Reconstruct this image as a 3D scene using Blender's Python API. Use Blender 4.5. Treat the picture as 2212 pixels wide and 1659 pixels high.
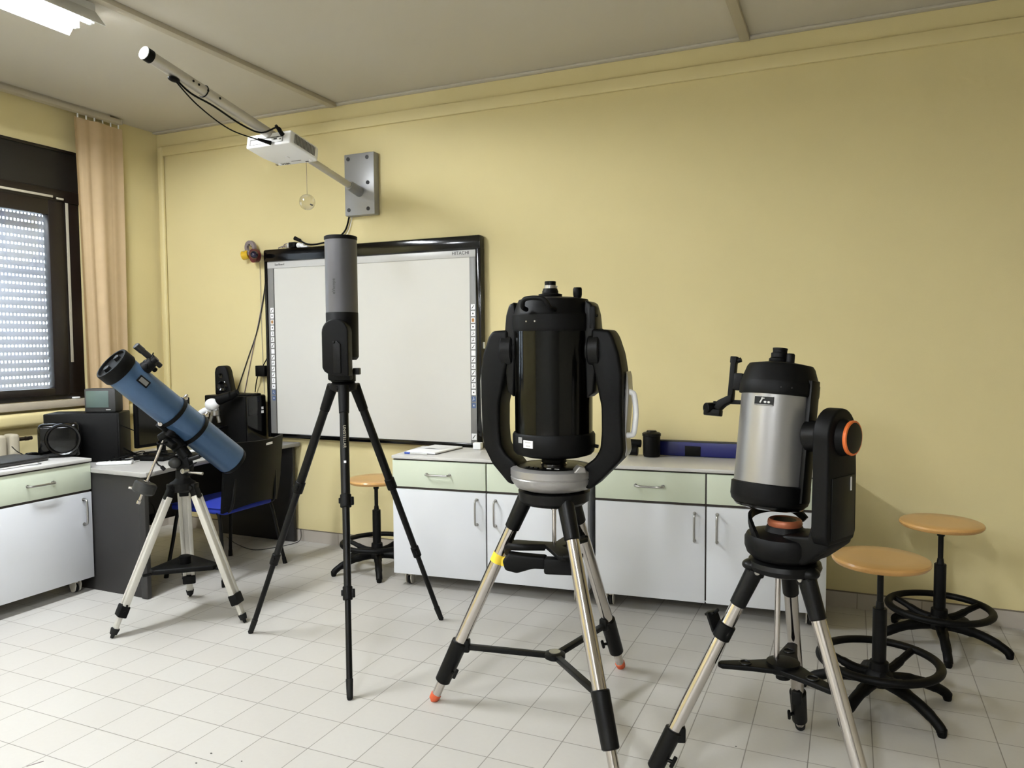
import bpy, bmesh, math, random
from mathutils import Vector, Matrix
from math import sin, cos, pi, radians as rad, hypot, atan2
random.seed(7)
for o in list(bpy.data.objects): bpy.data.objects.remove(o)
SC = bpy.context.scene
COL = SC.collection

# ------------------------------------------------------------------ camera
YAW, PIT, ROL = rad(-23.9), rad(-3.07), rad(-0.41)
fw = Vector((sin(YAW)*cos(PIT), cos(YAW)*cos(PIT), sin(PIT)))
r0 = Vector((cos(YAW), -sin(YAW), 0)); u0 = r0.cross(fw)
rt = r0*cos(ROL)+u0*sin(ROL); up = -r0*sin(ROL)+u0*cos(ROL)
cam_d = bpy.data.cameras.new('camera'); cam = bpy.data.objects.new('camera', cam_d); COL.objects.link(cam)
cam_d.sensor_width = 36; cam_d.lens = 36*1651/2212; cam_d.clip_start = .05
M = Matrix((rt, up, -fw)).transposed().to_4x4(); M.translation = (0, 0, 1.403); cam.matrix_world = M
SC.camera = cam
# ------------------------------------------------------------------ world, exposure
w = bpy.data.worlds.new('World'); SC.world = w; w.use_nodes = True
bg = w.node_tree.nodes['Background']; bg.inputs[0].default_value = (.80, .90, 1.0, 1); bg.inputs[1].default_value = 7.0
SC.view_settings.view_transform = 'Standard'; SC.view_settings.look = 'None'
SC.view_settings.gamma = 1; SC.view_settings.use_curve_mapping = False
SC.view_settings.exposure = 1.66
TUBE_POWER = 132.0

# ------------------------------------------------------------------ materials
def lin(c):
    return tuple((x/255/12.92 if x/255 <= .04045 else ((x/255+.055)/1.055)**2.4) for x in c)
def mat(name, c, rough=.5, metal=0, var=.04, scale=30, bump=0, bscale=200, spec=.5, coat=0, aniso=0, stretch=None):
    m = bpy.data.materials.new(name); m.use_nodes = True; nt = m.node_tree; N = nt.nodes; L = nt.links
    b = N['Principled BSDF']; c = lin(c)
    b.inputs['Roughness'].default_value = rough; b.inputs['Metallic'].default_value = metal
    b.inputs['Specular IOR Level'].default_value = spec; b.inputs['Coat Weight'].default_value = coat
    tc = N.new('ShaderNodeTexCoord'); mp = N.new('ShaderNodeMapping'); L.new(tc.outputs['Object'], mp.inputs[0])
    if stretch: mp.inputs['Scale'].default_value = stretch
    nz = N.new('ShaderNodeTexNoise'); nz.inputs['Scale'].default_value = scale; nz.inputs['Detail'].default_value = 4
    L.new(mp.outputs[0], nz.inputs['Vector'])
    mx = N.new('ShaderNodeMix'); mx.data_type = 'RGBA'
    mx.inputs[6].default_value = (*[x*(1-var) for x in c], 1); mx.inputs[7].default_value = (*[min(1, x*(1+var)) for x in c], 1)
    L.new(nz.outputs[0], mx.inputs[0]); L.new(mx.outputs[2], b.inputs['Base Color'])
    if bump:
        n2 = N.new('ShaderNodeTexNoise'); n2.inputs['Scale'].default_value = bscale; n2.inputs['Detail'].default_value = 3
        L.new(mp.outputs[0], n2.inputs['Vector'])
        bp = N.new('ShaderNodeBump'); bp.inputs['Strength'].default_value = bump; bp.inputs['Distance'].default_value = .002
        L.new(n2.outputs[0], bp.inputs['Height']); L.new(bp.outputs[0], b.inputs['Normal'])
    return m
def emis(name, c, s):
    m = bpy.data.materials.new(name); m.use_nodes = True; nt = m.node_tree; nt.nodes.clear()
    e = nt.nodes.new('ShaderNodeEmission'); o = nt.nodes.new('ShaderNodeOutputMaterial')
    e.inputs[0].default_value = (*c, 1); e.inputs[1].default_value = s; nt.links.new(e.outputs[0], o.inputs[0]); return m
WALL = mat('yellow_plaster', (215, 201, 150), .75, var=.03, scale=3, bump=.25, bscale=350)
TRIMY = mat('yellow_gloss_paint', (215, 201, 150), .5, var=.03, scale=4)
CEIL = mat('ceiling_paint', (192, 186, 172), .85, var=.02, scale=2)
STRIP = mat('ceiling_strip_paint', (178, 170, 152), .6, var=.03)
BASEB = mat('baseboard_tile', (176, 168, 156), .35, var=.08, scale=9)
BASED = mat('baseboard_joint', (110, 100, 88), .7)
WHITE = mat('white_laminate', (214, 216, 220), .38, var=.015, scale=6)
GREEN = mat('pale_green_laminate', (207, 215, 195), .4, var=.015, scale=6)
WTOP = mat('grey_white_worktop', (204, 202, 198), .3, var=.03, scale=60)
EDGE = mat('dark_gap_shade', (52, 42, 36), .5)  # dark tone standing in for shade in the cabinet gaps
STEEL = mat('brushed_steel', (176, 174, 170), .32, 1, var=.05)
CHROME = mat('polished_steel', (200, 194, 190), .16, 1, var=.04, scale=12)
ALU = mat('anodised_aluminium', (196, 192, 184), .45, .55, var=.04, scale=40)
LEGW = mat('light_grey_leg', (196, 193, 184), .42, .25, var=.04, scale=25)
BLK = mat('black_plastic', (5, 5, 5), .5, spec=.13, var=.15, scale=60, bump=.15, bscale=900)
BLK2 = mat('black_metal', (7, 7, 7), .4, spec=.18, var=.1, scale=40)
GLOSS = mat('gloss_black', (4, 4, 4), .12, spec=.35, var=.1, scale=8, coat=0)
TUBEB = mat('gloss_black_tube', (3, 3, 2), .1, spec=.22, var=.15, scale=10)
RUBB = mat('black_rubber', (12, 12, 12), .75, spec=.3, var=.1)
DGREY = mat('dark_grey_plastic', (32, 32, 32), .55, var=.06)
GREYT = mat('warm_grey_tube', (82, 81, 84), .42, .3, var=.04, scale=20)
SILVT = mat('satin_silver_tube', (146, 144, 142), .36, .75, var=.03, scale=10, stretch=(1, 1, .05))
SILVB = mat('silver_base_paint', (160, 158, 156), .32, .6, var=.03, scale=80)
BLUET = mat('blue_tube_paint', (60, 87, 119), .32, .25, var=.05, scale=50)
WOOD = mat('varnished_beech', (198, 152, 90), .28, var=.09, scale=14, stretch=(1, 9, 1), coat=.25)
ORNG = mat('orange_rubber', (196, 84, 44), .5, var=.06)
ORN2 = mat('orange_ring', (222, 112, 50), .4, var=.04)
ORN3 = mat('bronze_ring', (150, 84, 54), .4, .3, var=.05)
YELT = mat('yellow_tape', (240, 208, 60), .5, var=.06)
CURT = mat('beige_curtain', (190, 166, 130), .85, var=.06, scale=20, bump=.3, bscale=600)
BROWN = mat('dark_brown_frame', (20, 13, 11), .35, var=.15, scale=12, stretch=(1, 1, .2))
BROWB = mat('shutter_box', (18, 14, 10), .55, var=.1)
SILL = mat('window_sill_stone', (176, 166, 148), .5, var=.06)
STRAP = mat('shutter_strap', (170, 162, 142), .7)
SURF = mat('board_surface', (205, 203, 196), .33, var=.012, scale=5)
BGREY = mat('board_grey', (120, 119, 116), .45, var=.03)
BHEAD = mat('board_header', (192, 191, 188), .35)
INK = mat('dark_print', (60, 58, 56), .6)
ICOB = mat('blue_print', (72, 92, 130), .6)
ICOR = mat('brown_print', (170, 122, 66), .6)
PAPER = mat('paper', (240, 240, 240), .7, var=.01)
PWHITE = mat('white_plastic', (236, 236, 236), .35, var=.01)
PGREY = mat('grey_metal_paint', (150, 150, 150), .42, .35, var=.03, scale=60)
SCRG = mat('off_screen', (70, 86, 82), .25, var=.05, scale=6)
CHBLUE = mat('blue_seat_fabric', (10, 36, 138), .85, var=.08, scale=120, bump=.3, bscale=900)
DESKD = mat('dark_desk_panel', (30, 28, 27), .55, var=.04, scale=10)
DESKT = mat('grey_desktop', (158, 156, 152), .4, var=.03, scale=40)
BLUEP = mat('blue_case', (15, 20, 92), .4, var=.06)
BPEN = mat('blue_pen_cap', (30, 70, 170), .3)
REDP = mat('dark_red_tape', (84, 20, 26), .4)
GOLD = mat('clear_yellow_tape', (206, 168, 44), .25, var=.05)
TGREY = mat('grey_tape', (128, 116, 116), .5)
LENSD = mat('dark_lens', (20, 14, 40), .08)
CASTG = mat('caster_grey', (196, 190, 178), .4, .3)  # pale grey of the caster forks
SOFTT = mat('lamp_housing', (225, 225, 222), .5)
TUBE = emis('fluorescent_tube', (.95, 1.0, 1.06), TUBE_POWER)

def floor_mat():
    m = bpy.data.materials.new('floor_tiles'); m.use_nodes = True; nt = m.node_tree; N = nt.nodes; L = nt.links; b = N['Principled BSDF']
    geo = N.new('ShaderNodeNewGeometry'); sep = N.new('ShaderNodeSeparateXYZ'); L.new(geo.outputs['Position'], sep.inputs[0])
    def mth(op, a, bb=None):
        n = N.new('ShaderNodeMath'); n.operation = op
        for i, v in enumerate((a, bb)):
            if v is None: continue
            if isinstance(v, (int, float)): n.inputs[i].default_value = v
            else: L.new(v, n.inputs[i])
        return n.outputs[0]
    cells = []; lines = []
    for ax, off, sp in (('X', .0896, .1995), ('Y', 2.2687, .1952)):
        t = mth('DIVIDE', mth('SUBTRACT', sep.outputs[ax], off), sp)
        fr = mth('SUBTRACT', t, mth('FLOOR', t)); cells.append(mth('FLOOR', t))
        d = mth('MINIMUM', fr, mth('SUBTRACT', 1.0, fr)); lines.append(mth('MULTIPLY', d, sp))
    d = mth('MINIMUM', lines[0], lines[1])
    cr = N.new('ShaderNodeMapRange'); cr.inputs[1].default_value = .0009; cr.inputs[2].default_value = .0024; L.new(d, cr.inputs[0])
    cmb = N.new('ShaderNodeCombineXYZ'); L.new(cells[0], cmb.inputs[0]); L.new(cells[1], cmb.inputs[1])
    wn = N.new('ShaderNodeTexWhiteNoise'); wn.noise_dimensions = '2D'; L.new(cmb.outputs[0], wn.inputs['Vector'])
    nz = N.new('ShaderNodeTexNoise'); nz.inputs['Scale'].default_value = 2.2; L.new(geo.outputs['Position'], nz.inputs['Vector'])
    n3 = N.new('ShaderNodeTexNoise'); n3.inputs['Scale'].default_value = 60; L.new(geo.outputs['Position'], n3.inputs['Vector'])
    t1 = N.new('ShaderNodeMix'); t1.data_type = 'RGBA'; t1.inputs[6].default_value = (*lin((178, 174, 167)), 1); t1.inputs[7].default_value = (*lin((189, 187, 181)), 1)
    f = mth('MULTIPLY', mth('ADD', wn.outputs[0], mth('ADD', nz.outputs[0], n3.outputs[0])), .33); L.new(f, t1.inputs[0])
    g = N.new('ShaderNodeMix'); g.data_type = 'RGBA'; g.inputs[6].default_value = (*lin((128, 123, 115)), 1)
    L.new(cr.outputs[0], g.inputs[0]); L.new(t1.outputs[2], g.inputs[7]); L.new(g.outputs[2], b.inputs['Base Color'])
    b.inputs['Roughness'].default_value = .42; b.inputs['Specular IOR Level'].default_value = .4
    bp = N.new('ShaderNodeBump'); bp.inputs['Strength'].default_value = .25; bp.inputs['Distance'].default_value = .001
    L.new(cr.outputs[0], bp.inputs['Height']); L.new(bp.outputs[0], b.inputs['Normal'])
    return m
FLOOR = floor_mat()
def glass_mat(name, tint, gl=.08):
    m = bpy.data.materials.new(name); m.use_nodes = True; nt = m.node_tree; nt.nodes.clear(); N = nt.nodes; L = nt.links
    t = N.new('ShaderNodeBsdfTransparent'); t.inputs[0].default_value = (*tint, 1)
    g = N.new('ShaderNodeBsdfGlossy'); g.inputs['Roughness'].default_value = .03
    lw = N.new('ShaderNodeLayerWeight'); lw.inputs[0].default_value = .35
    ml = N.new('ShaderNodeMath'); ml.operation = 'MULTIPLY_ADD'; ml.inputs[1].default_value = .5; ml.inputs[2].default_value = gl
    x = N.new('ShaderNodeMixShader'); o = N.new('ShaderNodeOutputMaterial')
    L.new(lw.outputs['Facing'], ml.inputs[0]); L.new(ml.outputs[0], x.inputs[0]); L.new(t.outputs[0], x.inputs[1]); L.new(g.outputs[0], x.inputs[2]); L.new(x.outputs[0], o.inputs[0])
    return m
PANE = glass_mat('window_glass', (.93, .95, .95), .03)
BAUB = glass_mat('clear_bauble', (.93, .92, .90), .04)
def slat_mat():
    m = bpy.data.materials.new('shutter_pvc'); m.use_nodes = True; nt = m.node_tree; N = nt.nodes; L = nt.links
    b = N['Principled BSDF']; b.inputs['Base Color'].default_value = (*lin((205, 205, 214)), 1); b.inputs['Roughness'].default_value = .4
    nz = N.new('ShaderNodeTexNoise'); nz.inputs['Scale'].default_value = 9
    t = N.new('ShaderNodeBsdfTranslucent'); mr = N.new('ShaderNodeMix'); mr.data_type = 'RGBA'
    mr.inputs[6].default_value = (.030, .030, .034, 1); mr.inputs[7].default_value = (.085, .085, .105, 1)
    L.new(nz.outputs[0], mr.inputs[0]); L.new(mr.outputs[2], t.inputs[0])
    a = N.new('ShaderNodeAddShader'); L.new(b.outputs[0], a.inputs[0]); L.new(t.outputs[0], a.inputs[1]); L.new(a.outputs[0], N['Material Output'].inputs[0])
    return m
SLAT = slat_mat()

# ------------------------------------------------------------------ mesh helpers
def frame_to(p0, p1, upv=(0, 0, 1)):
    p0 = Vector(p0); p1 = Vector(p1); z = (p1-p0).normalized(); upv = Vector(upv)
    x = upv.cross(z)
    if x.length < 1e-4: x = Vector((1, 0, 0)).cross(z)
    if x.length < 1e-4: x = Vector((0, 1, 0)).cross(z)
    x.normalize(); y = z.cross(x)
    m = Matrix((x, y, z)).transposed().to_4x4(); m.translation = p0; return m
class MB:
    def __init__(s, M=None): s.bm = bmesh.new(); s.M = M or Matrix.Identity(4); s.mats = []; s.mi = 0
    def use(s, m):
        if m not in s.mats: s.mats.append(m)
        s.mi = s.mats.index(m); return s
    def _add(s, vs, fs, m=None):
        T = s.M @ m if m is not None else s.M
        bv = [s.bm.verts.new(T @ Vector(v)) for v in vs]
        for f in fs:
            try: fc = s.bm.faces.new([bv[i] for i in f]); fc.material_index = s.mi; fc.smooth = True
            except ValueError: pass
        return s
    def _merge(s, b2, m=None):
        b2.verts.ensure_lookup_table(); b2.verts.index_update()
        s._add([v.co.copy() for v in b2.verts], [[v.index for v in f.verts] for f in b2.faces], m); b2.free(); return s
    def box(s, c, d, bev=0, m=None, seg=2):
        b = bmesh.new(); bmesh.ops.create_cube(b, size=1)
        for v in b.verts: v.co = Vector((v.co.x*d[0], v.co.y*d[1], v.co.z*d[2]))
        if bev: bmesh.ops.bevel(b, geom=b.edges[:], offset=min(bev, min(d)*.49), segments=seg, affect='EDGES', profile=.5)
        T = Matrix.Translation(c)
        if m is not None: T = T @ m
        return s._merge(b, T)
    def bar(s, p0, p1, wd, h, bev=0, upv=(0, 0, 1)):
        F = frame_to(p0, p1, upv); ln = (Vector(p1)-Vector(p0)).length
        b = bmesh.new(); bmesh.ops.create_cube(b, size=1)
        for v in b.verts: v.co = Vector((v.co.x*wd, v.co.y*h, (v.co.z+.5)*ln))
        if bev: bmesh.ops.bevel(b, geom=b.edges[:], offset=min(bev, min(wd, h)*.49), segments=2, affect='EDGES', profile=.5)
        return s._merge(b, F)
    def lathe(s, prof, m=None, seg=48, a0=0, a1=2*pi):
        full = abs(a1-a0-2*pi) < 1e-6; n = seg if full else seg+1
        vs = []; fs = []; rows = []
        for (r, z) in prof:
            if r < 1e-6: rows.append([len(vs)]); vs.append((0, 0, z)); continue
            row = []
            for i in range(n):
                a = a0+(a1-a0)*i/seg; row.append(len(vs)); vs.append((r*cos(a), r*sin(a), z))
            rows.append(row)
        for A, B in zip(rows, rows[1:]):
            for i in range(seg):
                j = (i+1) % n if full else i+1
                if len(A) == 1 and len(B) == 1: continue
                if len(A) == 1: fs.append((A[0], B[j], B[i]))
                elif len(B) == 1: fs.append((A[i], A[j], B[0]))
                else: fs.append((A[i], A[j], B[j], B[i]))
        return s._add(vs, fs, m)
    def cyl(s, p0, p1, r, r1=None, seg=28, bev=0):
        F = frame_to(p0, p1); ln = (Vector(p1)-Vector(p0)).length; r1 = r if r1 is None else r1
        if bev: pr = [(0, 0), (r-bev, 0), (r, bev), (r1, ln-bev), (r1-bev, ln), (0, ln)]
        else: pr = [(0, 0), (r, 0), (r1, ln), (0, ln)]
        return s.lathe(pr, F, seg)
    def tube(s, pts, r, seg=10, closed=False, caps=True):
        P = [Vector(p) for p in pts]; n = len(P); rr = r if isinstance(r, (list, tuple)) else [r]*n
        T = []
        for i in range(n):
            if closed: t = P[(i+1) % n]-P[i-1]
            else: t = P[min(i+1, n-1)]-P[max(i-1, 0)]
            T.append(t.normalized())
        x = Vector((0, 0, 1)).cross(T[0])
        if x.length < .05: x = Vector((1, 0, 0)).cross(T[0])
        x.normalize(); vs = []; fs = []
        for i in range(n):
            x = (x-T[i]*x.dot(T[i])); x.normalize(); y = T[i].cross(x)
            for k in range(seg):
                a = 2*pi*k/seg; vs.append(P[i]+(x*cos(a)+y*sin(a))*rr[i])
        for i in range(n if closed else n-1):
            j = (i+1) % n
            for k in range(seg): fs.append((i*seg+k, i*seg+(k+1) % seg, j*seg+(k+1) % seg, j*seg+k))
        if not closed and caps: fs.append(tuple(range(seg))[::-1]); fs.append(tuple((n-1)*seg+k for k in range(seg)))
        return s._add(vs, fs)
    def prism(s, poly, depth, m=None, bev=0):
        """polygon in the xy plane of m, centred extrusion along its z"""
        b = bmesh.new(); vs = [b.verts.new((x, y, -depth/2)) for x, y in poly]; f = b.faces.new(vs)
        r = bmesh.ops.extrude_face_region(b, geom=[f])
        for v in r['geom']:
            if isinstance(v, bmesh.types.BMVert): v.co.z += depth
        bmesh.ops.recalc_face_normals(b, faces=b.faces[:])
        if bev: bmesh.ops.bevel(b, geom=b.edges[:], offset=bev, segments=3, affect='EDGES', profile=.5, clamp_overlap=True)
        return s._merge(b, m)
    def ball(s, c, r, sc=(1, 1, 1), seg=24, rings=14):
        pr = [(r*sin(pi*i/rings), -r*cos(pi*i/rings)) for i in range(rings+1)]
        pr[0] = (0, -r); pr[-1] = (0, r)
        return s.lathe(pr, Matrix.Translation(c) @ Matrix.Diagonal((*sc, 1)), seg)
    def torus(s, c, R, r, m=None, seg=48, rs=12):
        T = Matrix.Translation(c) @ (m or Matrix.Identity(4)); old = s.M; s.M = s.M @ T
        s.tube([(R*cos(2*pi*i/seg), R*sin(2*pi*i/seg), 0) for i in range(seg)], r, rs, closed=True); s.M = old; return s
    def grid(s, f, nu, nv, th=0):
        vs = [f(i/nu, j/nv) for i in range(nu+1) for j in range(nv+1)]
        fs = [(i*(nv+1)+j, (i+1)*(nv+1)+j, (i+1)*(nv+1)+j+1, i*(nv+1)+j+1) for i in range(nu) for j in range(nv)]
        return s._add(vs, fs)
    def build(s, name, m, parent=None, ang=35, **kw):
        bm = s.bm; bmesh.ops.recalc_face_normals(bm, faces=bm.faces[:])
        a = rad(ang)
        for e in bm.edges:
            if len(e.link_faces) == 2 and e.calc_face_angle(0) > a: e.smooth = False
        me = bpy.data.meshes.new(name); bm.to_mesh(me); bm.free()
        for x in (s.mats or [m]): me.materials.append(x)
        o = bpy.data.objects.new(name, me); COL.objects.link(o)
        if parent: o.parent = parent
        for k, v in kw.items(): o[k] = v
        return o
def thing(name, label, cat, loc=(0, 0, 0), rz=0, group=None):
    o = bpy.data.objects.new(name, None); COL.objects.link(o); o.location = loc; o.rotation_euler = (0, 0, rz)
    o.empty_display_size = .1; o['label'] = label; o['category'] = cat
    if group: o['group'] = group
    return o
def tag(o, label, cat, group=None):
    o['label'] = label; o['category'] = cat
    if group: o['group'] = group
    return o
def struct(o): o['kind'] = 'structure'; return o
def dup(root, loc, rz, label):
    r = root.copy(); COL.objects.link(r); r.location = loc; r.rotation_euler = (0, 0, rz); r['label'] = label
    for ch in list(root.children):
        c = ch.copy(); COL.objects.link(c); c.parent = r
        for g in ch.children:
            d = g.copy(); COL.objects.link(d); d.parent = c
    return r
def lettering(name, body, size, m, material, parent, ext=.0006, kern=1.0):
    cu = bpy.data.curves.new(name, 'FONT'); cu.body = body; cu.size = size; cu.extrude = ext; cu.align_x = 'CENTER'; cu.align_y = 'CENTER'; cu.space_character = kern
    t = bpy.data.objects.new(name+'_src', cu); COL.objects.link(t); bpy.context.view_layer.update()
    me = bpy.data.meshes.new_from_object(t.evaluated_get(bpy.context.evaluated_depsgraph_get())); bpy.data.objects.remove(t)
    me.transform(m); me.materials.clear(); me.materials.append(material)
    o = bpy.data.objects.new(name, me); COL.objects.link(o); o.parent = parent; return o
RX = lambda a: Matrix.Rotation(rad(a), 4, 'X'); RY = lambda a: Matrix.Rotation(rad(a), 4, 'Y'); RZ = lambda a: Matrix.Rotation(rad(a), 4, 'Z')
TR = Matrix.Translation
XZ = Matrix(((1, 0, 0, 0), (0, 0, -1, 0), (0, 1, 0, 0), (0, 0, 0, 1)))      # xy-plane -> xz-plane (facing -y)
YZ = Matrix(((0, 0, 1, 0), (1, 0, 0, 0), (0, 1, 0, 0), (0, 0, 0, 1)))       # xy-plane -> yz-plane (extrudes along x)
def smooth_pts(P, n=8):
    P = [Vector(p) for p in P]; Q = [P[0]]+P+[P[-1]]; out = []
    for i in range(1, len(Q)-2):
        for k in range(n):
            t = k/n; a, b, c, d = Q[i-1], Q[i], Q[i+1], Q[i+2]
            out.append(.5*((2*b)+(c-a)*t+(2*a-5*b+4*c-d)*t*t+(3*b-a-3*c+d)*t**3))
    out.append(P[-1]); return out

# ================================================================== SETTING
XL, XR, YB, YF, ZC = -4.88, 3.4, 4.335, -3.4, 3.02
struct(MB().box(((XL+XR)/2, (YB+YF)/2, -.05), (XR-XL+.4, YB-YF+.4, .1)).build('floor', FLOOR))
struct(MB().box(((XL+XR)/2, (YB+YF)/2, ZC+.05), (XR-XL+.4, YB-YF+.4, .1)).build('ceiling', CEIL))
struct(MB().box(((XL+XR)/2, YB+.1, ZC/2), (XR-XL+.4, .2, ZC)).build('wall_back', WALL))
WALLR = mat('cream_paint', (186, 181, 166), .8, var=.03, scale=3)
struct(MB().box((XR+.1, (YB+YF)/2, ZC/2), (.2, YB-YF, ZC)).build('wall_right', WALLR))
GREYW = mat('grey_white_paint', (176, 174, 168), .8, var=.03, scale=3)
struct(MB().box(((XL+XR)/2, YF-.1, ZC/2), (XR-XL+.4, .2, ZC)).build('wall_front', GREYW))
WY0, WY1, WZ0, WZ1 = 1.75, 3.66, 1.045, 2.72
m = MB()
m.box((XL-.15, (YF+WY0)/2, ZC/2), (.3, WY0-YF, ZC)).box((XL-.15, (YB+WY1)/2, ZC/2), (.3, YB-WY1, ZC))
m.box((XL-.15, (WY0+WY1)/2, WZ0/2), (.3, WY1-WY0, WZ0)).box((XL-.15, (WY0+WY1)/2, (WZ1+ZC)/2), (.3, WY1-WY0, ZC-WZ1))
struct(m.build('wall_left', WALL))
# baseboards with tile joints
m = MB(); m.use(BASEB); m.box(((XL+XR)/2, YB-.006, .040), (XR-XL, .012, .080)); m.use(BASED); m.box(((XL+XR)/2, YB-.004, .0825), (XR-XL, .010, .005))
for i in range(28): m.box((-3.55+i*.3-.9, YB-.0124, .04), (.003, .001, .079))
struct(m.build('baseboard_back', BASEB))
m = MB(); m.use(BASEB); m.box((XL+.006, (YB+YF)/2, .040), (.012, YB-YF, .080)); struct(m.build('baseboard_left', BASEB))
m = MB(); m.use(BASEB); m.box((XR-.006, (YB+YF)/2, .040), (.012, YB-YF, .080)); struct(m.build('baseboard_right', BASEB))
# painted trunking under the ceiling, and in the corner
m = MB(); m.box(((-4.82+XR)/2, YB-.011, 2.874), (XR+4.82, .022, .070), .004); struct(m.build('trim_1', TRIMY))
m = MB(); m.box((-4.825, YB-.016, 1.93), (.05, .032, 1.96), .014, seg=3); struct(m.build('trim_2', TRIMY))
m = MB(); m.box(((XL+XR)/2, YB-.02, ZC-.006), (XR-XL, .04, .012), .003); struct(m.build('trim_3', CEIL))
for i, x in enumerate((-3.205, -.537, 2.13)):
    m = MB(); m.box((x, (YB-.03+YF)/2, ZC-.0135), (.05, YB-.03-YF, .027), .003); struct(m.build('trim_%d' % (4+i), STRIP))
m = MB(); m.box((XL+.03, (YB-.03+YF)/2, .932), (.06, YB-.03-YF, .09), .028, seg=4); struct(m.build('trim_7', TRIMY))
m = MB(); m.box((XL+.002, (WY0+WY1)/2, 1.017), (.11, WY1-WY0+.1, .05), .006); struct(m.build('trim_8', SILL))
# window: frame, sash, shutter box, pane, perforated shutter
wf = MB(); xw = XL-.03
wf.box((xw, WY1-.07, (WZ0+2.43)/2), (.07, .14, 2.43-WZ0), .006).box((xw, WY0+.07, (WZ0+2.43)/2), (.07, .14, 2.43-WZ0), .006)
wf.box((xw+.002, (WY0+WY1)/2, WZ0+.02), (.07, WY1-WY0, .04), .004).box((xw+.004, (WY0+WY1)/2, 2.41), (.09, WY1-WY0, .08), .004)
wf.box((XL+.008, (WY0+WY1)/2, WZ1-.008), (.02, WY1-WY0+.02, .02), .003)
win = struct(wf.build('window_1', BROWN))
s = MB(); 
for (ya, yb) in ((2.66, 3.53), (1.88, 2.65)):
    xs = xw+.03
    s.box((xs, yb-.055, (1.075+2.37)/2), (.06, .11, 2.37-1.075), .008).box((xs, ya+.05, (1.075+2.37)/2), (.06, .10, 2.37-1.075), .008)
    s.box((xs-.002, (ya+yb)/2, 1.10), (.06, yb-ya-.18, .05), .006).box((xs-.002, (ya+yb)/2, 2.32), (.06, yb-ya-.18, .10), .006)
s.build('window_sash', BROWN, win)
MB().box((xw, 2.7, 1.69), (.006, 1.7, 1.20)).build('window_pane', PANE, win)
m = MB(); m.box((XL-.045, (WY0+WY1)/2, 2.575), (.11, WY1-WY0, .27), .01); m.build('shutter_box', BROWB, win)
m = MB(); m.box((xw+.068, 3.02, 2.392), (.01, .86, .016), .003).box((xw+.068, 3.50, 2.385), (.01, .05, .014), .003); m.build('sash_rail', STRAP, win)
m = MB(); m.box((XL+.012, 3.565, 1.85), (.004, .02, 1.11), .001); m.build('shutter_strap', STRAP, win)
m = MB(); m.box((XL+.01, 3.58, 1.050), (.03, .05, .012), .004); m.build('strap_fitting', PWHITE, win)
m = MB(); xsh = XL-.16; z = 1.05; pitch = .0520
while z < 2.45:
    m.box((xsh, 2.7, z+.019), (.010, 1.86, .038), .004)
    y = 1.80
    while y < 3.62:
        m.box((xsh, y, z+.0445), (.006, .0115, .0165)); y += .0243
    z += pitch
m.build('roller_shutter', SLAT, win)
# radiator at the left edge
rad_t = thing('radiator', 'pale column radiator under the window at the left edge', 'radiator', (XL+.10, 2.6, .12))
m = MB()
for i in range(13): m.box((0, .47-.08*i, .38), (.09, .062, .72), .02, seg=3)
m.build('column_panel', STRAP, rad_t, kind='stuff')
m = MB(); m.cyl((0, .50, .70), (0, .60, .70), .012).cyl((0, .56, .70), (.03, .56, .70), .014, .011); m.build('valve', BROWN, rad_t)
for s_ in (-1, 1): MB().box((0, .3*s_, -.04), (.04, .03, .16)).build('foot', STRAP, rad_t)

# ================================================================== LUMINAIRES
def luminaire(x, y0, y1, label, blades=False):
    t = thing('ceiling_light', label, 'ceiling light', (x, (y0+y1)/2, ZC), 0, 'fluorescent ceiling lights'); L = y1-y0
    m = MB(); m.prism([(-.06, 0), (.06, 0), (.062, -.035), (.128, -.112), (.124, -.114), (.056, -.045), (.03, -.040), (0, -.075), (-.03, -.040), (-.056, -.045), (-.124, -.114), (-.128, -.112), (-.062, -.035)], L, XZ)
    m.build('housing', SOFTT, t)
    if blades:
        m = MB(); n = int(L/.21)
        for i in range(n+1): m.box((0, -L/2+.03+(L-.06)*i/n, -.0975), (.232, .003, .045))
        m.box((0, 0, -.112), (.012, L-.05, .012)); m.build('added_louvre', SOFTT, t)  # blades added on unseen fixtures to keep light off the upper wall
    for s in (-1, 1):
        MB().cyl((s*.052, -L/2+.03, -.088), (s*.052, L/2-.03, -.088), .013, seg=16).build('tube_lamp', TUBE, t)
        for e in (-1, 1): MB().box((s*.052, e*(L/2-.02), -.075), (.032, .02, .048), .003).build('lamp_holder', SOFTT, t)
    return t
luminaire(-3.36, 1.32, 2.60, 'twin tube ceiling light glowing over the projector pole, the one in view')
luminaire(-3.36, -1.9, -.62, 'unseen twin tube ceiling light added behind the camera on the window side')  # guessed fixture out of view, added only for its light
luminaire(-.7, -1.5, -.22, 'unseen twin tube ceiling light added behind the camera in mid room', True)  # extra fixture out of view, added to brighten the right of the floor
luminaire(-.7, -3.15, -1.87, 'twin tube ceiling light in mid room nearest the grey rear wall', True)

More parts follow.
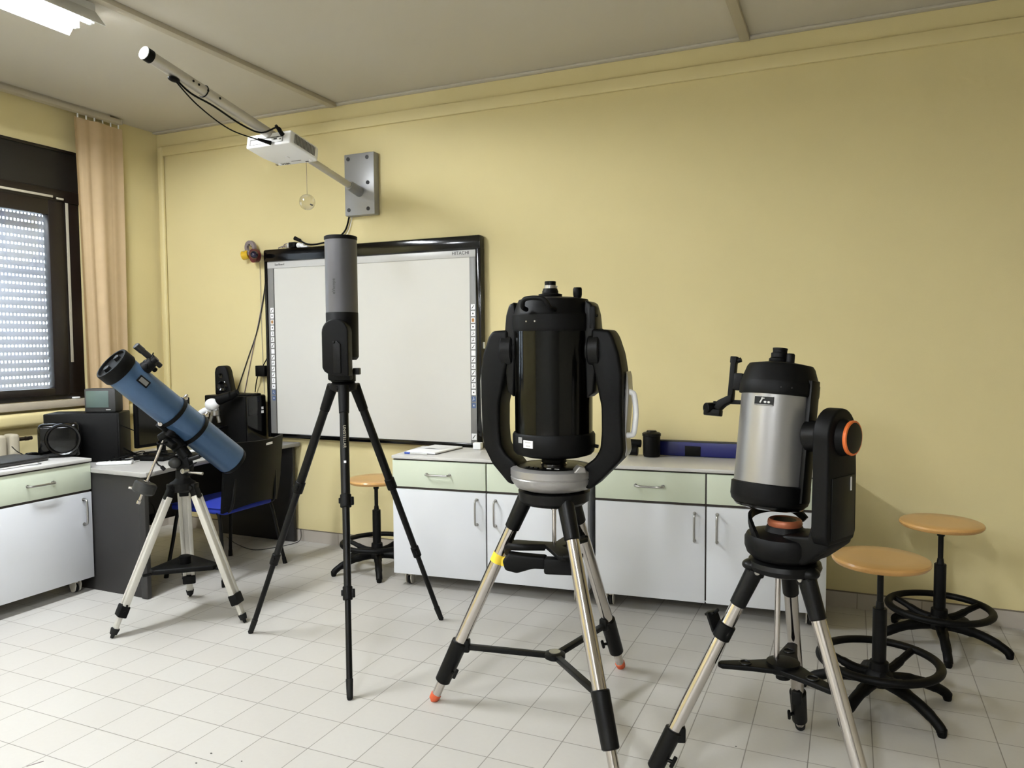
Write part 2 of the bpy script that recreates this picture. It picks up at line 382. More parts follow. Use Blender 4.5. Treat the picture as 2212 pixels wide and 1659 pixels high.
# ================================================================== CURTAIN
ct = thing('curtain', 'beige pleated curtain hanging beside the dark shuttered window', 'curtain', (-4.80, 3.77, .25))
def cf(u, v):
    y = -.165+.35*u; zz = 2.70*v
    if v < .9: pass
    amp = .022*(.55+.45*(1-v)); a = amp*.9*(max(-.4, sin(u*9.5+2.4+.3*v))+.28*sin(u*24+1.2*v+1))
    return (a, y+.012*sin(v*3+u*5)-(.02*v if u < .2 else 0), zz)
m = MB(); m.grid(cf, 90, 12); m.build('fabric', CURT, ct, 80)
m = MB()
for i in range(6): m.box((0, -.15+.063*i, 2.712), (.006, .01, .03), .002)
m.build('hook', PWHITE, ct)
m = MB(); m.box((-4.79, 2.55, 2.99), (.06, 2.76, .030), .004); m.box((-4.79, 3.935, 2.99), (.062, .012, .034), .003)
m.box((-4.79, 2.55, 3.012), (.03, 2.6, .016))
tag(m.build('curtain_rail', STRIP), 'long grey curtain rail under the ceiling above the window', 'curtain rail')

# ================================================================== CABINETS
def handle(parent, p, axis, ln=.14):
    """bow handle; p = centre on the front face, axis = unit vector along it; front faces local -y"""
    a = Vector(axis); o = Vector((0, -1, 0)); c = Vector(p)
    P = [c-a*ln/2, c-a*ln/2+o*.018, c-a*(ln/2-.012)+o*.030, c+o*.033, c+a*(ln/2-.012)+o*.030, c+a*ln/2+o*.018, c+a*ln/2]
    m = MB(); m.tube(smooth_pts(P, 6), .0055, 10)
    for s in (-1, 1): m.cyl(c+a*s*ln/2, c+a*s*ln/2+o*.004, .009, seg=16)
    return m.build('handle', STEEL, parent)
def caster(parent, x, y, seen=True):
    m = MB(); m.use(CASTG); m.box((x, y, .077), (.05, .04, .006)).cyl((x, y, .055), (x, y, .075), .012, seg=14)
    for s in (-1, 1): m.prism([(-.020, .014), (-.004, .004), (.012, .006), (.026, .030), (.030, .062), (.022, .074), (-.020, .074), (-.028, .045)], .006, TR((x+s*.0165, y, 0)) @ YZ, .002)
    m.use(RUBB); m.cyl((x-.011, y+.008, .0265), (x+.011, y+.008, .0265), .0265, bev=.005, seg=24)
    m.use(STEEL); m.cyl((x-.018, y+.006, .0275), (x+.018, y+.006, .0275), .006, seg=12)
    return m.build('caster', CASTG, parent)
def cabinet(label, loc, rz, W, D, wall_right_handles=True):
    """front at local y=0, body towards +y, x from 0 to W; z .08 .. .745"""
    t = thing('base_cabinet', label, 'cabinet', loc, rz, 'white and pale green base cabinets on castors')
    z0, z1 = .08, .745
    m = MB(); m.box((W/2, D/2+.012, (z0+z1)/2), (W, D-.024, z1-z0)); m.box((W/2, D/2, z0+.005), (W, D-.02, .012))
    body = m.build('body', WHITE, t)
    m = MB(); m.box((W/2, .009, z1-.006), (W-.004, .012, .008)).box((W/2, .009, .580), (W-.004, .012, .016)).box((W/2, .009, (z0+z1)/2), (.016, .012, z1-z0-.02))
    m.build('gap_shade', EDGE, body)  # dark strips painting the shadow line under the worktop and between fronts
    hw = W/2
    for k in (0, 1):
        x0 = k*hw
        g0 = .002 if k == 0 else .004; g1 = .004 if k == 0 else .002
        cx = x0+(g0+hw-g1)/2; ww = hw-g0-g1
        m = MB(); m.box((cx, 0, (.587+.738)/2), (ww, .018, .738-.587), .0015); d = m.build('drawer', GREEN, t)
        handle(d, (x0+hw/2, -.009, .665), (1, 0, 0))
        m = MB(); m.box((cx, 0, (z0+.573)/2), (ww, .018, .573-z0), .0015); d = m.build('door', WHITE, t)
        handle(d, (hw-.055 if k == 0 else (hw+.055 if wall_right_handles else W-.055), -.009, .467), (0, 0, 1))
    for x in (.07, W-.07):
        for y in (.06, D-.06): caster(t, x, y)
    return t
def worktop(label, loc, rz, W, D, grp='worktops on the base cabinets'):
    m = MB(); m.use(WTOP); m.box((W/2, D/2-.008, .755+.001), (W, D+.016, .018), .002)
    o = m.build('worktop', WTOP); o.location = loc; o.rotation_euler = (0, 0, rz)
    return tag(o, label, 'worktop', grp)
ANG = atan2(.215, 2.31)
d = Vector((cos(ANG), sin(ANG), 0)); P0 = Vector((-2.402, 3.718, 0))
cabinet('white cabinet with green drawers under the interactive whiteboard, paper on its top', P0, ANG, 1.150, .400)
P1 = P0+d*1.187
cabinet('white cabinet with green drawers behind the silver tube telescope', P1, ANG, 1.135, .400)
worktop('grey white worktop with loose paper on the cabinet under the whiteboard', P0, ANG, 1.165, .405)
worktop('grey white worktop carrying the long blue case', P1-d*.008, ANG, 1.146, .405)
# left cabinet: front faces +x
cabinet('white cabinet with green drawers below the window, topped by a laptop', (-3.965, 1.785, 0), pi/2, 1.20, .43, False)
worktop('grey white worktop under the closed laptop by the window', (-3.965, 1.785, 0), pi/2, 1.202, .44)

# ================================================================== INTERACTIVE WHITEBOARD
bd = thing('interactive_whiteboard', 'large interactive whiteboard in a black frame on the yellow wall', 'whiteboard', (-2.955, YB, .742))
F = lambda x, z: (x+2.955, z-.742)
def bbox(m, x0, x1, z0, z1, y0, y1, bev=0):
    a = F(x0, z0); b = F(x1, z1); return m.box(((a[0]+b[0])/2, (y0+y1)/2, (a[1]+b[1])/2), (b[0]-a[0], y1-y0, b[1]-a[1]), bev)
m = MB(); bbox(m, -3.812, -2.10, 1.985, 2.074, -.066, 0, .014); bbox(m, -3.812, -3.790, .742, 2.0, -.058, 0, .006); bbox(m, -2.140, -2.10, .742, 2.0, -.062, 0, .010)
bbox(m, -3.80, -2.11, .742, .772, -.056, 0, .006)
fr = m.build('frame', GLOSS, bd)
m = MB(); bbox(m, -3.733, -2.180, .770, 1.990, -.046, -.005); m.build('writing_surface', SURF, bd)
m = MB(); bbox(m, -3.787, -2.138, 1.940, 1.988, -.052, -.006, .002); hd = m.build('header_strip', BHEAD, bd)
lettering('brand_lettering', 'HITACHI', .030, TR((-2.245+2.955, -.0526, 1.967-.742)) @ RX(90), INK, bd, kern=1.05)
lettering('brand_lettering', 'StarBoard', .021, TR((-3.678+2.955, -.0526, 1.9655-.742)) @ RX(90), INK, bd)
def icon(m, cx, cz, k, s=.033):
    x, zz = F(cx, cz); y = -.0525
    blue = k in (14, 15)
    m.use(ICOB if blue else PAPER); m.box((x, y, zz), (s*.86, .001, s), 0)
    y -= .0006
    m.use(BHEAD if blue else (ICOR if k == 2 else INK)); rs = random.Random(k*13+int(cx*7))
    if k == 7: return
    if k in (0, 6, 8, 10, 11, 16): m.box((x, y, zz), (.004, .001, s*.8), 0, RY(38)); m.box((x-.004, y, zz-.006), (.010, .001, .003))
    elif k in (1, 3, 13, 15): m.box((x, y, zz), (.009, .001, .010)); 
    elif k == 2: m.box((x, y, zz), (.018, .001, .022))
    else: m.box((x+rs.uniform(-.004, .004), y, zz-.004), (.016, .001, .004), 0, RY(rs.uniform(-35, 35))); m.box((x, y, zz+.006), (.004, .001, .010), 0, RY(rs.uniform(-50, 50)))
for side, (xa, xb, cx, zt, zb) in enumerate(((-3.787, -3.738, -3.754, 1.647, 1.023), (-2.184, -2.140, -2.161, 1.630, 1.012))):
    m = MB(); m.use(BGREY); bbox(m, xa, xb, .772, 1.940, -.052, -.006, .002)
    for k in range(16): icon(m, cx, zt-(zt-zb)*k/15, k)
    if side: icon(m, cx, .815, 16, .04)
    m.build('icon_column', BGREY, bd)
m = MB(); bbox(m, -2.099, -2.094, 1.37, 1.41, -.04, -.02); m.build('side_button', PWHITE, bd)
# ------- things on and around the board
m = MB()
pts = [(-3.70+.1*t, YB-.035+.015*sin(t*9), 2.082+.012*abs(sin(t*7))) for t in [i/20 for i in range(21)]]
pts += [(-3.62+.03*cos(a), YB-.035, 2.092+.013*sin(a)+.004) for a in [i*.4 for i in range(32)]]
m.tube(pts, .0035, 8); tag(m.build('coiled_cable', TGREY), 'grey coiled cable lying on the top edge of the whiteboard', 'cable')
m = MB(); m.use(BLK); m.box((-3.565, YB-.038, 2.096), (.055, .035, .036), .003); m.use(BHEAD); m.box((-3.60, YB-.038, 2.094), (.018, .03, .03), .003)
tag(m.build('adapter_box', BLK), 'small black adapter box on top of the whiteboard frame', 'adapter')
m = MB(); m.ball((-3.515, YB-.034, 2.092), .022, (1.1, .8, .85)).ball((-3.487, YB-.034, 2.088), .016); m.box((-3.46, YB-.034, 2.08), (.05, .03, .01), .003)
tag(m.build('tissue_wad', PAPER), 'crumpled white tissue beside the black adapter on the whiteboard', 'tissue')
m = MB(); m.tube(smooth_pts([(-3.10, YB-.02, 2.27), (-3.14, YB-.018, 2.17), (-3.22, YB-.03, 2.115), (-3.32, YB-.035, 2.095), (-3.40, YB-.035, 2.09), (-3.46, YB-.035, 2.10), (-3.505, YB-.04, 2.125)], 8), [.006]*48+[.012], 10)
m.tube([(-3.500, YB-.04, 2.122), (-3.545, YB-.045, 2.142)], [.011, .014], 12)
tag(m.build('video_cable', BLK), 'black cable with thick plug running from the arm plate to the whiteboard', 'cable')
m = MB(); m.tube(smooth_pts([(-3.085, YB-.012, 2.26), (-3.115, YB-.012, 2.17), (-3.17, YB-.02, 2.11), (-3.24, YB-.03, 2.080)], 8), .0025, 8)
tag(m.build('thin_white_wire', PWHITE), 'thin pale wire beside the black cable under the arm plate', 'cable')
# tapes hanging at the corner
def roll(name, c, n, R, r, wd, material, label, cat='tape roll'):
    m = MB(); F_ = frame_to(Vector(c)-Vector(n).normalized()*wd/2, Vector(c)+Vector(n).normalized()*wd/2)
    m.lathe([(r, 0), (R, 0), (R, wd), (r, wd), (r, 0)], F_, 40); return tag(m.build(name, material), label, cat)
roll('grey_tape_roll', (-3.935, YB-.052, 2.095), (.12, 1, .1), .052, .027, .02, TGREY, 'flat grey tape roll hanging at the top left whiteboard corner')
roll('red_tape_roll', (-3.878, YB-.072, 2.035), (.25, 1, .1), .048, .020, .035, REDP, 'dark red tape roll hanging below the grey roll')
m = MB(); m.ball((-3.842, YB-.120, 2.035), .028); tag(m.build('purple_ball', LENSD), 'dark purple ball hanging in front of the dark red tape roll', 'ball')
roll('yellow_tape_roll', (-3.985, YB-.045, 2.048), (1, .2, .15), .032, .022, .048, GOLD, 'narrow yellow tape roll hanging below the flat grey roll')
for p_, q_, r_, lab in (((-3.935, YB, 2.105), (-3.935, YB-.085, 2.112), .005, 'nail through the flat grey tape roll'), ((-3.985, YB, 2.068), (-3.985, YB-.07, 2.072), .004, 'nail through the narrow yellow tape roll'), ((-3.868, YB, 2.040), (-3.850, YB-.10, 2.05), .006, 'nail carrying the dark red roll and purple ball')):
    tag(MB().cyl(p_, q_, r_, seg=10).build('wall_nail', STEEL), lab, 'nail', 'nails holding the tape rolls')
m = MB(); m.tube(smooth_pts([(-3.83, YB-.01, 1.97), (-3.86, YB-.008, 1.78), (-3.93, YB-.006, 1.52), (-4.03, YB-.006, 1.30), (-4.15, YB-.006, 1.04)], 8), .004, 8)
tag(m.build('dark_cord', DGREY), 'dark cord slanting down the wall left of the whiteboard', 'cord')
m = MB(); m.tube(smooth_pts([(-3.845, YB-.006, 1.85), (-3.90, YB-.006, 1.64), (-3.97, YB-.006, 1.40), (-4.07, YB-.006, 1.05)], 8), .003, 8)
tag(m.build('pale_cord', TGREY), 'pale cord slanting down the wall beside the dark cord', 'cord')
m = MB(); m.tube([(-3.895, YB-.006, 2.0), (-3.895, YB-.005, 1.5), (-3.885, YB-.005, 1.05)], .0022, 6)
tag(m.build('straight_wire', STRAP), 'thin straight wire dropping from the tape rolls beside the whiteboard', 'wire')
m = MB(); m.box((-3.872, YB-.03, 1.215), (.085, .06, .078), .004)
m.tube(smooth_pts([(-3.86, YB-.04, 1.25), (-3.84, YB-.03, 1.29), (-3.82, YB-.02, 1.33)], 5), .004, 8)
m.tube(smooth_pts([(-3.90, YB-.05, 1.18), (-3.925, YB-.04, 1.13), (-3.955, YB-.02, 1.06)], 5), .004, 8)
tag(m.build('socket_box', BLK), 'black junction box on the wall against the left whiteboard edge', 'socket box')

# ================================================================== PROJECTOR, ARM
A0 = Vector((-2.99, 4.285, 2.408)); A1 = Vector((-2.987, 2.60, 2.745)); ad = (A1-A0).normalized()
at_ = thing('projector_mount', 'long grey projector arm bolted high on the yellow wall', 'projector arm', (-2.99, YB, 2.46))
o = -Vector((-2.99, YB, 2.46)); L_ = lambda p: Vector(p)+o
m = MB(); m.box(L_((-2.99, YB-.03, 2.46)), (.235, .06, .405), .006); pl = m.build('wall_plate', PGREY, at_)
for px, pz in ((-3.075, 2.63), (-2.925, 2.63), (-2.922, 2.465), (-3.075, 2.295), (-2.922, 2.295)):
    p = L_((px, YB-.06, pz)); MB().cyl(p+Vector((0, .001, 0)), p+Vector((0, -.003, 0)), .013, seg=20).build('bolt_cap', DGREY, pl)
m = MB(); m.cyl(L_(A0-ad*.01), L_(A0+ad*.13), .034, .031, seg=28); m.build('collar', PGREY, at_)
m = MB(); m.cyl(L_(A0), L_(A0+ad*.95), .021, seg=24); m.build('inner_pole', ALU, at_)
m = MB(); m.cyl(L_(A0+ad*.55), L_(A1), .0285, seg=28); m.build('outer_pole', ALU, at_)
m = MB(); m.use(BLK); m.cyl(L_(A1-ad*.035), L_(A1), .0315, seg=28); m.use(PWHITE); m.cyl(L_(A1), L_(A1+ad*.004), .030, seg=28); m.build('end_cap', BLK, at_)
m = MB()
for t in (1.28, 1.36, 1.42, 1.455): m.cyl(L_(A0+ad*t+Vector((.025, 0, 0))), L_(A0+ad*t+Vector((.031, 0, 0))), .006, seg=10)
m.torus(L_(A0+ad*1.36), .030, .003, frame_to((0, 0, 0), ad)); m.build('clamp_screw', BLK, at_)
PC = Vector((-2.985, 3.53, 2.475)); Rp = RX(-11.3)
m = MB(TR(L_(PC)) @ Rp); m.box((0, -.02, .095), (.09, .11, .012), .003); m.box((0, -.02, .112), (.05, .07, .03), .004).cyl((0, -.09, .06), (0, -.16, .10), .008, seg=12)
m.build('projector_bracket', ALU, at_)
pj = thing('projector', 'white ceiling projector hanging under the long grey arm', 'projector', PC); MP = Rp
m = MB(MP)
m.prism([(-.155, -.135), (.155, -.135), (.16, .09), (.145, .12), (-.105, .12), (-.125, .10), (-.155, .0)], .075, TR((0, 0, .045)), .008)
body = m.build('body', PWHITE, pj)
m = MB(MP); m.use(BGREY); m.box((-.01, -.1362, .038), (.235, .002, .034)); m.use(PWHITE); m.box((-.01, -.1375, .034), (.22, .002, .024)); m.use(INK)
m.box((.055, -.139, .04), (.022, .003, .008)).box((.07, -.139, .05), (.012, .003, .006)).box((.09, -.139, .036), (.008, .003, .008)); m.build('connector_panel', PWHITE, pj)
m = MB(MP)
for i in range(15): m.box((.1605, -.10+.012*i, .045), (.004, .006, .05))
m.build('side_vent', BGREY, pj)
m = MB(MP); m.box((.01, .02, .006), (.02, .02, .006)); m.cyl((-.10, .09, .008), (-.10, .09, .0), .01, seg=14).cyl((.12, .09, .008), (.12, .09, .0), .01, seg=14); m.build('foot', PWHITE, pj)
lettering('brand_lettering', 'HITACHI', .026, MP @ TR((-.085, .095, .0062)) @ RX(180) @ RZ(180), INK, pj)
m = MB(MP); m.box((.10, .100, .0062), (.045, .008, .001)).box((.03, .075, .0062), (.07, .003, .001)); m.build('warning_print', INK, pj)
# cables of the projector
k0 = A0+ad*1.56+Vector((.01, 0, -.03))
m = MB(); m.tube(smooth_pts([k0, A0+ad*1.45+Vector((0, 0, -.05)), A0+ad*1.30+Vector((.0, 0, -.043)), A0+ad*1.1+Vector((0, 0, -.048)), A0+ad*.97+Vector((0.02, 0, -.036)), PC+Vector((.125, -.19, .105)), PC+Vector((.12, -.145, .085))], 8), .0050, 8)
m.tube([PC+Vector((.123, -.20, .112)), PC+Vector((.118, -.142, .078))], [.008, .013], 10); m.ball(A0+ad*1.555+Vector((.005, 0, -.038)), .017, (1, 2.0, .8))
tag(m.build('power_cable', BLK), 'black cable running close along the arm to the projector', 'cable')
m = MB(); m.tube(smooth_pts([k0+Vector((.0, 0, -.01)), A0+ad*1.40+Vector((-.005, 0, -.085)), A0+ad*1.18+Vector((-.01, 0, -.105)), PC+Vector((-.005, -.19, .052)), PC+Vector((.015, -.17, .047))], 8), .0035, 8)
m.tube([PC+Vector((.005, -.21, .05)), PC+Vector((.035, -.142, .042))], [.007, .012], 10)
tag(m.build('signal_cable', BLK), 'thin black cable sagging below the arm into the projector back', 'cable')
# glass ball
gb = thing('glass_bauble', 'clear round bauble hanging on a thread under the projector', 'bauble', (-2.895, 3.62, 2.18))
m = MB(); m.ball((0, 0, .047), .046, seg=32, rings=20); m.build('ball', BAUB, gb)
m = MB(); m.tube([(0, 0, .092), (.001, 0, .20), (.0, 0, .275)], .0012, 6); m.build('thread', BASED, gb)
m = MB(); m.box((.030, .0, .030), (.014, .014, .008), .002, RY(30)); m.build('charm', DGREY, gb)

# ================================================================== DESK
dk = thing('computer_desk', 'dark desk with a rounded grey top in the corner by the window', 'desk', (-3.9, 3.65, 0))
def dq(x, y): return (x+3.9, y-3.65)
poly = [dq(-4.30, 2.99)]+[dq(-3.965, 2.99), dq(-3.94, 2.972), dq(-3.60, 2.965), dq(-3.53, 2.955), dq(-3.505, 2.975), dq(-3.505, 3.03), dq(-3.54, 3.20), dq(-3.565, 3.45), dq(-3.59, 3.8), dq(-3.585, 4.1), dq(-3.56, 4.32), dq(-4.30, 4.32)]
m = MB(); m.prism(poly, .026, TR((0, 0, .697)), .003); m.build('tabletop', DESKT, dk)
m = MB(); m.box((*dq(-3.93, 3.004), .341), (.70, .025, .682), .002); m.box((*dq(-3.555, 2.994), .341), (.05, .03, .682), .006); m.build('side_panel', DESKD, dk)
m = MB(); m.box((*dq(-3.945, 4.295), .341), (.69, .025, .682), .002); m.build('side_panel', DESKD, dk)
m = MB(); m.box((*dq(-4.285, 3.645), .45), (.022, 1.28, .46), .002); m.build('back_panel', DESKD, dk)
# ---- on the desk
# dark case by the window with small screen device on it
cs = thing('computer_case', 'wide black computer case on the desk end by the window', 'computer case', (-4.165, 3.09, .71), atan2(.22, .34))
m = MB(); m.box((0, .105, .148), (.42, .20, .29), .006); m.build('shell', BLK, cs)
m = MB(); m.box((0, .003, .15), (.40, .004, .27), .001); m.build('front_panel', BLK, cs)
sd = thing('small_monitor', 'small dark device with a greenish screen on the black case', 'monitor', (-4.150, 3.235, 1.003), rad(28)); sd.scale = (.9, 1, 1)
m = MB(); m.box((0, .0, .072), (.20, .11, .142), .008); m.build('shell', DGREY, sd)
m = MB(); m.box((-.015, -.0558, .080), (.145, .003, .100), .001); m.build('screen', SCRG, sd)
m = MB(); m.box((.055, -.057, .016), (.03, .002, .004)); m.build('maker_badge', BHEAD, sd)
gs = thing('round_speaker', 'glossy black speaker with a round bowl front on the window cabinet', 'speaker', (-4.135, 2.925, .765), rad(48))
m = MB(); m.box((0, .06, .098), (.215, .12, .196), .028, seg=4); m.build('shell', GLOSS, gs)
m = MB(TR((.022, -.003, .105)) @ RX(90)); m.lathe([(.0, -.03), (.045, -.028), (.070, -.008), (.080, .006), (.088, .008), (.093, 0), (.093, -.01)], None, 48); m.build('cone_bowl', GLOSS, gs)
m = MB(); m.cyl((-.065, .0, .06), (-.065, -.006, .06), .02, seg=20); m.build('knob', GLOSS, gs)
lp = thing('closed_laptop', 'closed dark grey laptop on the cabinet below the window', 'laptop', (-4.215, 2.63, .765), rad(4))
m = MB(); m.box((0, 0, .010), (.27, .39, .014), .004); m.build('base', DGREY, lp)
m = MB(); m.box((0, 0, .0215), (.27, .39, .008), .003); m.build('lid', DGREY, lp)
m = MB(); m.ball((0, 0, .016), .03, (.9, 1.8, .55)); m.box((0, -.02, .031), (.004, .03, .002)); o = m.build('computer_mouse', GLOSS); o.location = (-4.285, 2.862, .7655); o.rotation_euler = (0, 0, rad(10))
tag(o, 'black mouse behind the closed laptop', 'mouse')
m = MB(); m.tube(smooth_pts([(-4.02, 2.40, .768), (-4.0, 2.55, .768), (-4.01, 2.65, .768), (-3.995, 2.72, .768), (-4.05, 2.74, .768)], 6), .0016, 6); tag(m.build('thin_cable', DGREY), 'thin cable lying in front of the closed laptop', 'cable')
m = MB(); m.tube(smooth_pts([(-4.62, 2.97, .80), (-4.5, 2.92, .785), (-4.41, 2.90, .772), (-4.33, 2.875, .77)], 6), .003, 6); tag(m.build('mouse_cable', BLK), 'black cable trailing behind the mouse by the radiator', 'cable')
# white strip (multi socket)
ms = thing('socket_strip', 'short white multi socket strip near the front desk edge', 'socket strip', (-3.925, 3.115, .71), rad(38))
m = MB(); m.box((0, 0, .009), (.19, .045, .018), .006); m.build('case', PWHITE, ms)
m = MB()
for i in range(3): m.cyl((-.055+.05*i, 0, .017), (-.055+.05*i, 0, .0195), .015, seg=18)
m.build('socket', BHEAD, ms)
# monitor
mo = thing('flat_monitor', 'black flat monitor seen behind the blue telescope', 'monitor', (-4.02, 3.55, .71), rad(0))
m = MB(); m.box((0, .0, .205), (.03, .42, .29), .006); m.build('screen_case', BLK, mo)
m = MB(); m.box((.0155, 0, .207), (.003, .39, .255)); m.build('screen', GLOSS, mo)
m = MB(); m.box((-.02, 0, .06), (.03, .05, .11), .004); m.cyl((0, 0, .0), (0, 0, .012), .10, .09, bev=.003); m.build('stand', BLK, mo)
m = MB(); m.box((0, 0, .009), (.14, .36, .016), .004); 
m.use(BLK)
o = m.build('keyboard', BLK); o.location = (-3.74, 3.62, .71); o.rotation_euler = (0, 0, rad(4)); tag(o, 'black keyboard in front of the flat monitor', 'keyboard')
m = MB(); m.box((0, 0, .002), (.16, .20, .004)); o = m.build('paper_sheet', PAPER); o.location = (-3.90, 3.80, .71); o.rotation_euler = (0, 0, rad(8)); tag(o, 'white paper sheets on the desk under the telescope', 'paper')
m = MB(); m.box((0, 0, .014), (.20, .13, .028), .008); m.tube(smooth_pts([(.08, .0, .03), (.05, .04, .05), (-.03, .03, .045), (-.06, -.02, .04), (.02, -.04, .05), (.09, .01, .03)], 6), .005, 8)
o = m.build('tablet_dock', BLK); o.location = (-3.86, 3.34, .71); o.rotation_euler = (0, 0, rad(15)); tag(o, 'flat black dock with a loop of cable on the desk', 'dock')
m = MB()
rs = random.Random(3)
for k in range(5):
    c = Vector((-4.0+rs.uniform(-.07, .05), 3.27+rs.uniform(-.05, .05), .716+.006*k)); R1 = rs.uniform(.04, .09)
    m.tube([c+Vector((R1*1.3*cos(a)*.8, R1*1.5*sin(a), .006*sin(3*a+k)+.002)) for a in [i*2*pi/28 for i in range(28)]], .0032, 7, closed=True)
m.tube(smooth_pts([(-4.0, 3.22, .93), (-4.02, 3.34, .88), (-4.03, 3.40, .865)], 5), .003, 6)
m.tube(smooth_pts([(-3.99, 3.23, .79), (-3.98, 3.30, .745), (-3.99, 3.36, .722)], 5), .006, 8)
tag(m.build('tangled_cables', BLK), 'tangle of black cables between the case and the flat monitor', 'cable')
m = MB(); m.tube([Vector((-3.97+.08*cos(a), 3.22+.10*sin(a), .7145)) for a in [i*.3 for i in range(14)]], .0035, 8); tag(m.build('white_cable', BHEAD), 'loose white cable loop on the desk by the black case', 'cable')
# PC tower + box behind it + speaker on top
tw = thing('tower_computer', 'black tower computer at the desk end beside the whiteboard', 'tower computer', (-3.99, 4.18, .71))
m = MB(); m.box((-.028, 0, .17), (.376, .20, .335), .006); m.build('case', BLK, tw)
m = MB(); m.box((.163, 0, .17), (.010, .19, .325), .004); m.box((.168, .0, .26), (.004, .165, .12), .001); m.build('front_bezel', GLOSS, tw)
m = MB(); m.box((.171, .055, .245), (.002, .018, .018)).box((.171, .055, .218), (.002, .022, .018)); m.build('sticker', PWHITE, tw)
m = MB(); m.box((.171, -.06, .235), (.002, .012, .012)).box((.171, -.03, .20), (.002, .05, .003)); m.build('power_button', DGREY, tw)
m = MB(); m.box((.05, .0, .342), (.20, .14, .014), .005); m.build('top_cover', BLK, tw)
sp = thing('desktop_speaker', 'tapered black speaker standing on the tower computer', 'speaker', (-4.10, 4.17, 1.0505), rad(20))
m = MB(); m.prism([(-.055, 0), (.060, 0), (.066, .03), (.042, .165), (.03, .197), (.012, .207), (-.03, .205), (-.048, .19), (-.055, .16)], .085, XZ, .014); m.build('cabinet', BLK, sp)
m = MB(TR((0, -.043, .06)) @ RX(90)); m.lathe([(0, -.004), (.02, .001), (.034, .004), (.038, .002), (.04, -.002)], None, 32); m.build('woofer', GLOSS, sp)
m = MB(TR((-.01, -.043, .135)) @ RX(90)); m.lathe([(0, .001), (.010, .002), (.016, .003), (.018, -.002)], None, 24); m.build('tweeter', GLOSS, sp)
# microscope
mi = thing('microscope', 'white and black microscope on the desk in front of the tower', 'microscope', (-4.04, 3.985, .71), rad(20)); mi.scale = (1.12, 1.12, 1.16)
m = MB(); m.box((0, 0, .015), (.16, .13, .03), .012); m.build('base', BLK, mi)
m = MB(); m.tube(smooth_pts([(-.085, 0, .03), (-.10, 0, .10), (-.09, 0, .17), (-.055, 0, .205), (.0, 0, .215), (.035, 0, .21)], 6), .017, 14); m.build('arm', PWHITE, mi)
m = MB(); m.ball((.005, -.01, .245), .042, (1.05, .9, .85)); m.build('head_cover', PWHITE, mi)
m = MB(); m.cyl((.04, -.0, .27), (.135, -.02, .30), .032, .026, bev=.004).cyl((.12, -.015, .29), (.175, -.025, .32), .022, .019, bev=.003); m.build('eyepiece_head', BLK, mi)
m = MB(); m.cyl((.02, 0, .21), (.02, 0, .175), .028, bev=.004).cyl((.0, 0, .18), (-.015, 0, .13), .011, seg=18).cyl((.035, 0, .18), (.045, 0, .135), .011, seg=18); m.build('objective_turret', STEEL, mi)
m = MB(); m.box((.01, 0, .105), (.12, .12, .012), .002).cyl((.01, 0, .06), (.01, 0, .10), .02); m.build('stage', BLK, mi)

# ================================================================== CHAIR
ch = thing('office_chair', 'black framed chair with blue seat turned to the desk', 'chair', (-3.54, 3.575, 0), 0)
m = MB()
m.grid(lambda u, v: ((u-.5)*.44, (v-.5)*.41-.022, .445+.012*cos((u-.5)*pi)*cos((v-.5)*pi)+(.012 if u > .95 else 0)), 14, 14)
m.box((0, -.022, .425), (.43, .40, .035), .014, seg=3); m.build('seat', CHBLUE, ch)
def shell(off):
    def f(u, v):
        y = (u-.5)*(.46+.02*sin(pi*v)); z = .450+.380*v-.055*(1-sin(pi*(.15+.7*u)))*(1 if v < .5 else -.25)
        x = .235+.06*v+.05*cos((u-.5)*pi)-.045+off
        return (x, y, z)
    return f
m = MB(); m.grid(shell(.018), 20, 14); m.grid(shell(0), 20, 14)
f0, f1 = shell(0), shell(.018)
for a in range(20):
    for v in (0, 1):
        u0_, u1_ = a/20, (a+1)/20; m._add([f0(u0_, v), f0(u1_, v), f1(u1_, v), f1(u0_, v)], [(0, 1, 2, 3)])
for b_ in range(14):
    for uu in (0, 1): m._add([f0(uu, b_/14), f0(uu, (b_+1)/14), f1(uu, (b_+1)/14), f1(uu, b_/14)], [(0, 1, 2, 3)])
bk = m.build('backrest', BLK, ch, 60)
m = MB(); m.grid(lambda u, v: (f0(.06+.88*u, .08+.84*v)[0]-.006-.006*sin(pi*u)*sin(pi*v), f0(.06+.88*u, .08+.84*v)[1], f0(.06+.88*u, .08+.84*v)[2]), 12, 10); m.build('back_cushion', CHBLUE, ch, 60)
m = MB(); p = f1(.62, .93); m.box((p[0]+.002, p[1], p[2]), (.002, .055, .014), 0, RX(3)); m.build('paper_tag', PAPER, bk)
for sy in (-1, 1):
    m = MB(); m.tube(smooth_pts([(.235, sy*.262, 0), (.20, sy*.235, .22), (.165, sy*.215, .40), (.10, sy*.2, .415)], 6), .011, 10); m.cyl((.235, sy*.262, 0), (.228, sy*.258, .04), .014, .013); m.build('leg', BLK2, ch)
    m = MB(); m.tube(smooth_pts([(-.225, sy*.262, 0), (-.19, sy*.235, .22), (-.16, sy*.215, .40), (-.10, sy*.2, .415)], 6), .011, 10); m.cyl((-.225, sy*.262, 0), (-.22, sy*.258, .04), .014, .013); m.build('leg', BLK2, ch)
    m = MB(); m.tube(smooth_pts([(.10, sy*.19, .415), (.20, sy*.19, .42), (.235, sy*.18, .47), (.25, sy*.17, .62)], 6), .010, 10); m.build('back_support', BLK2, ch)

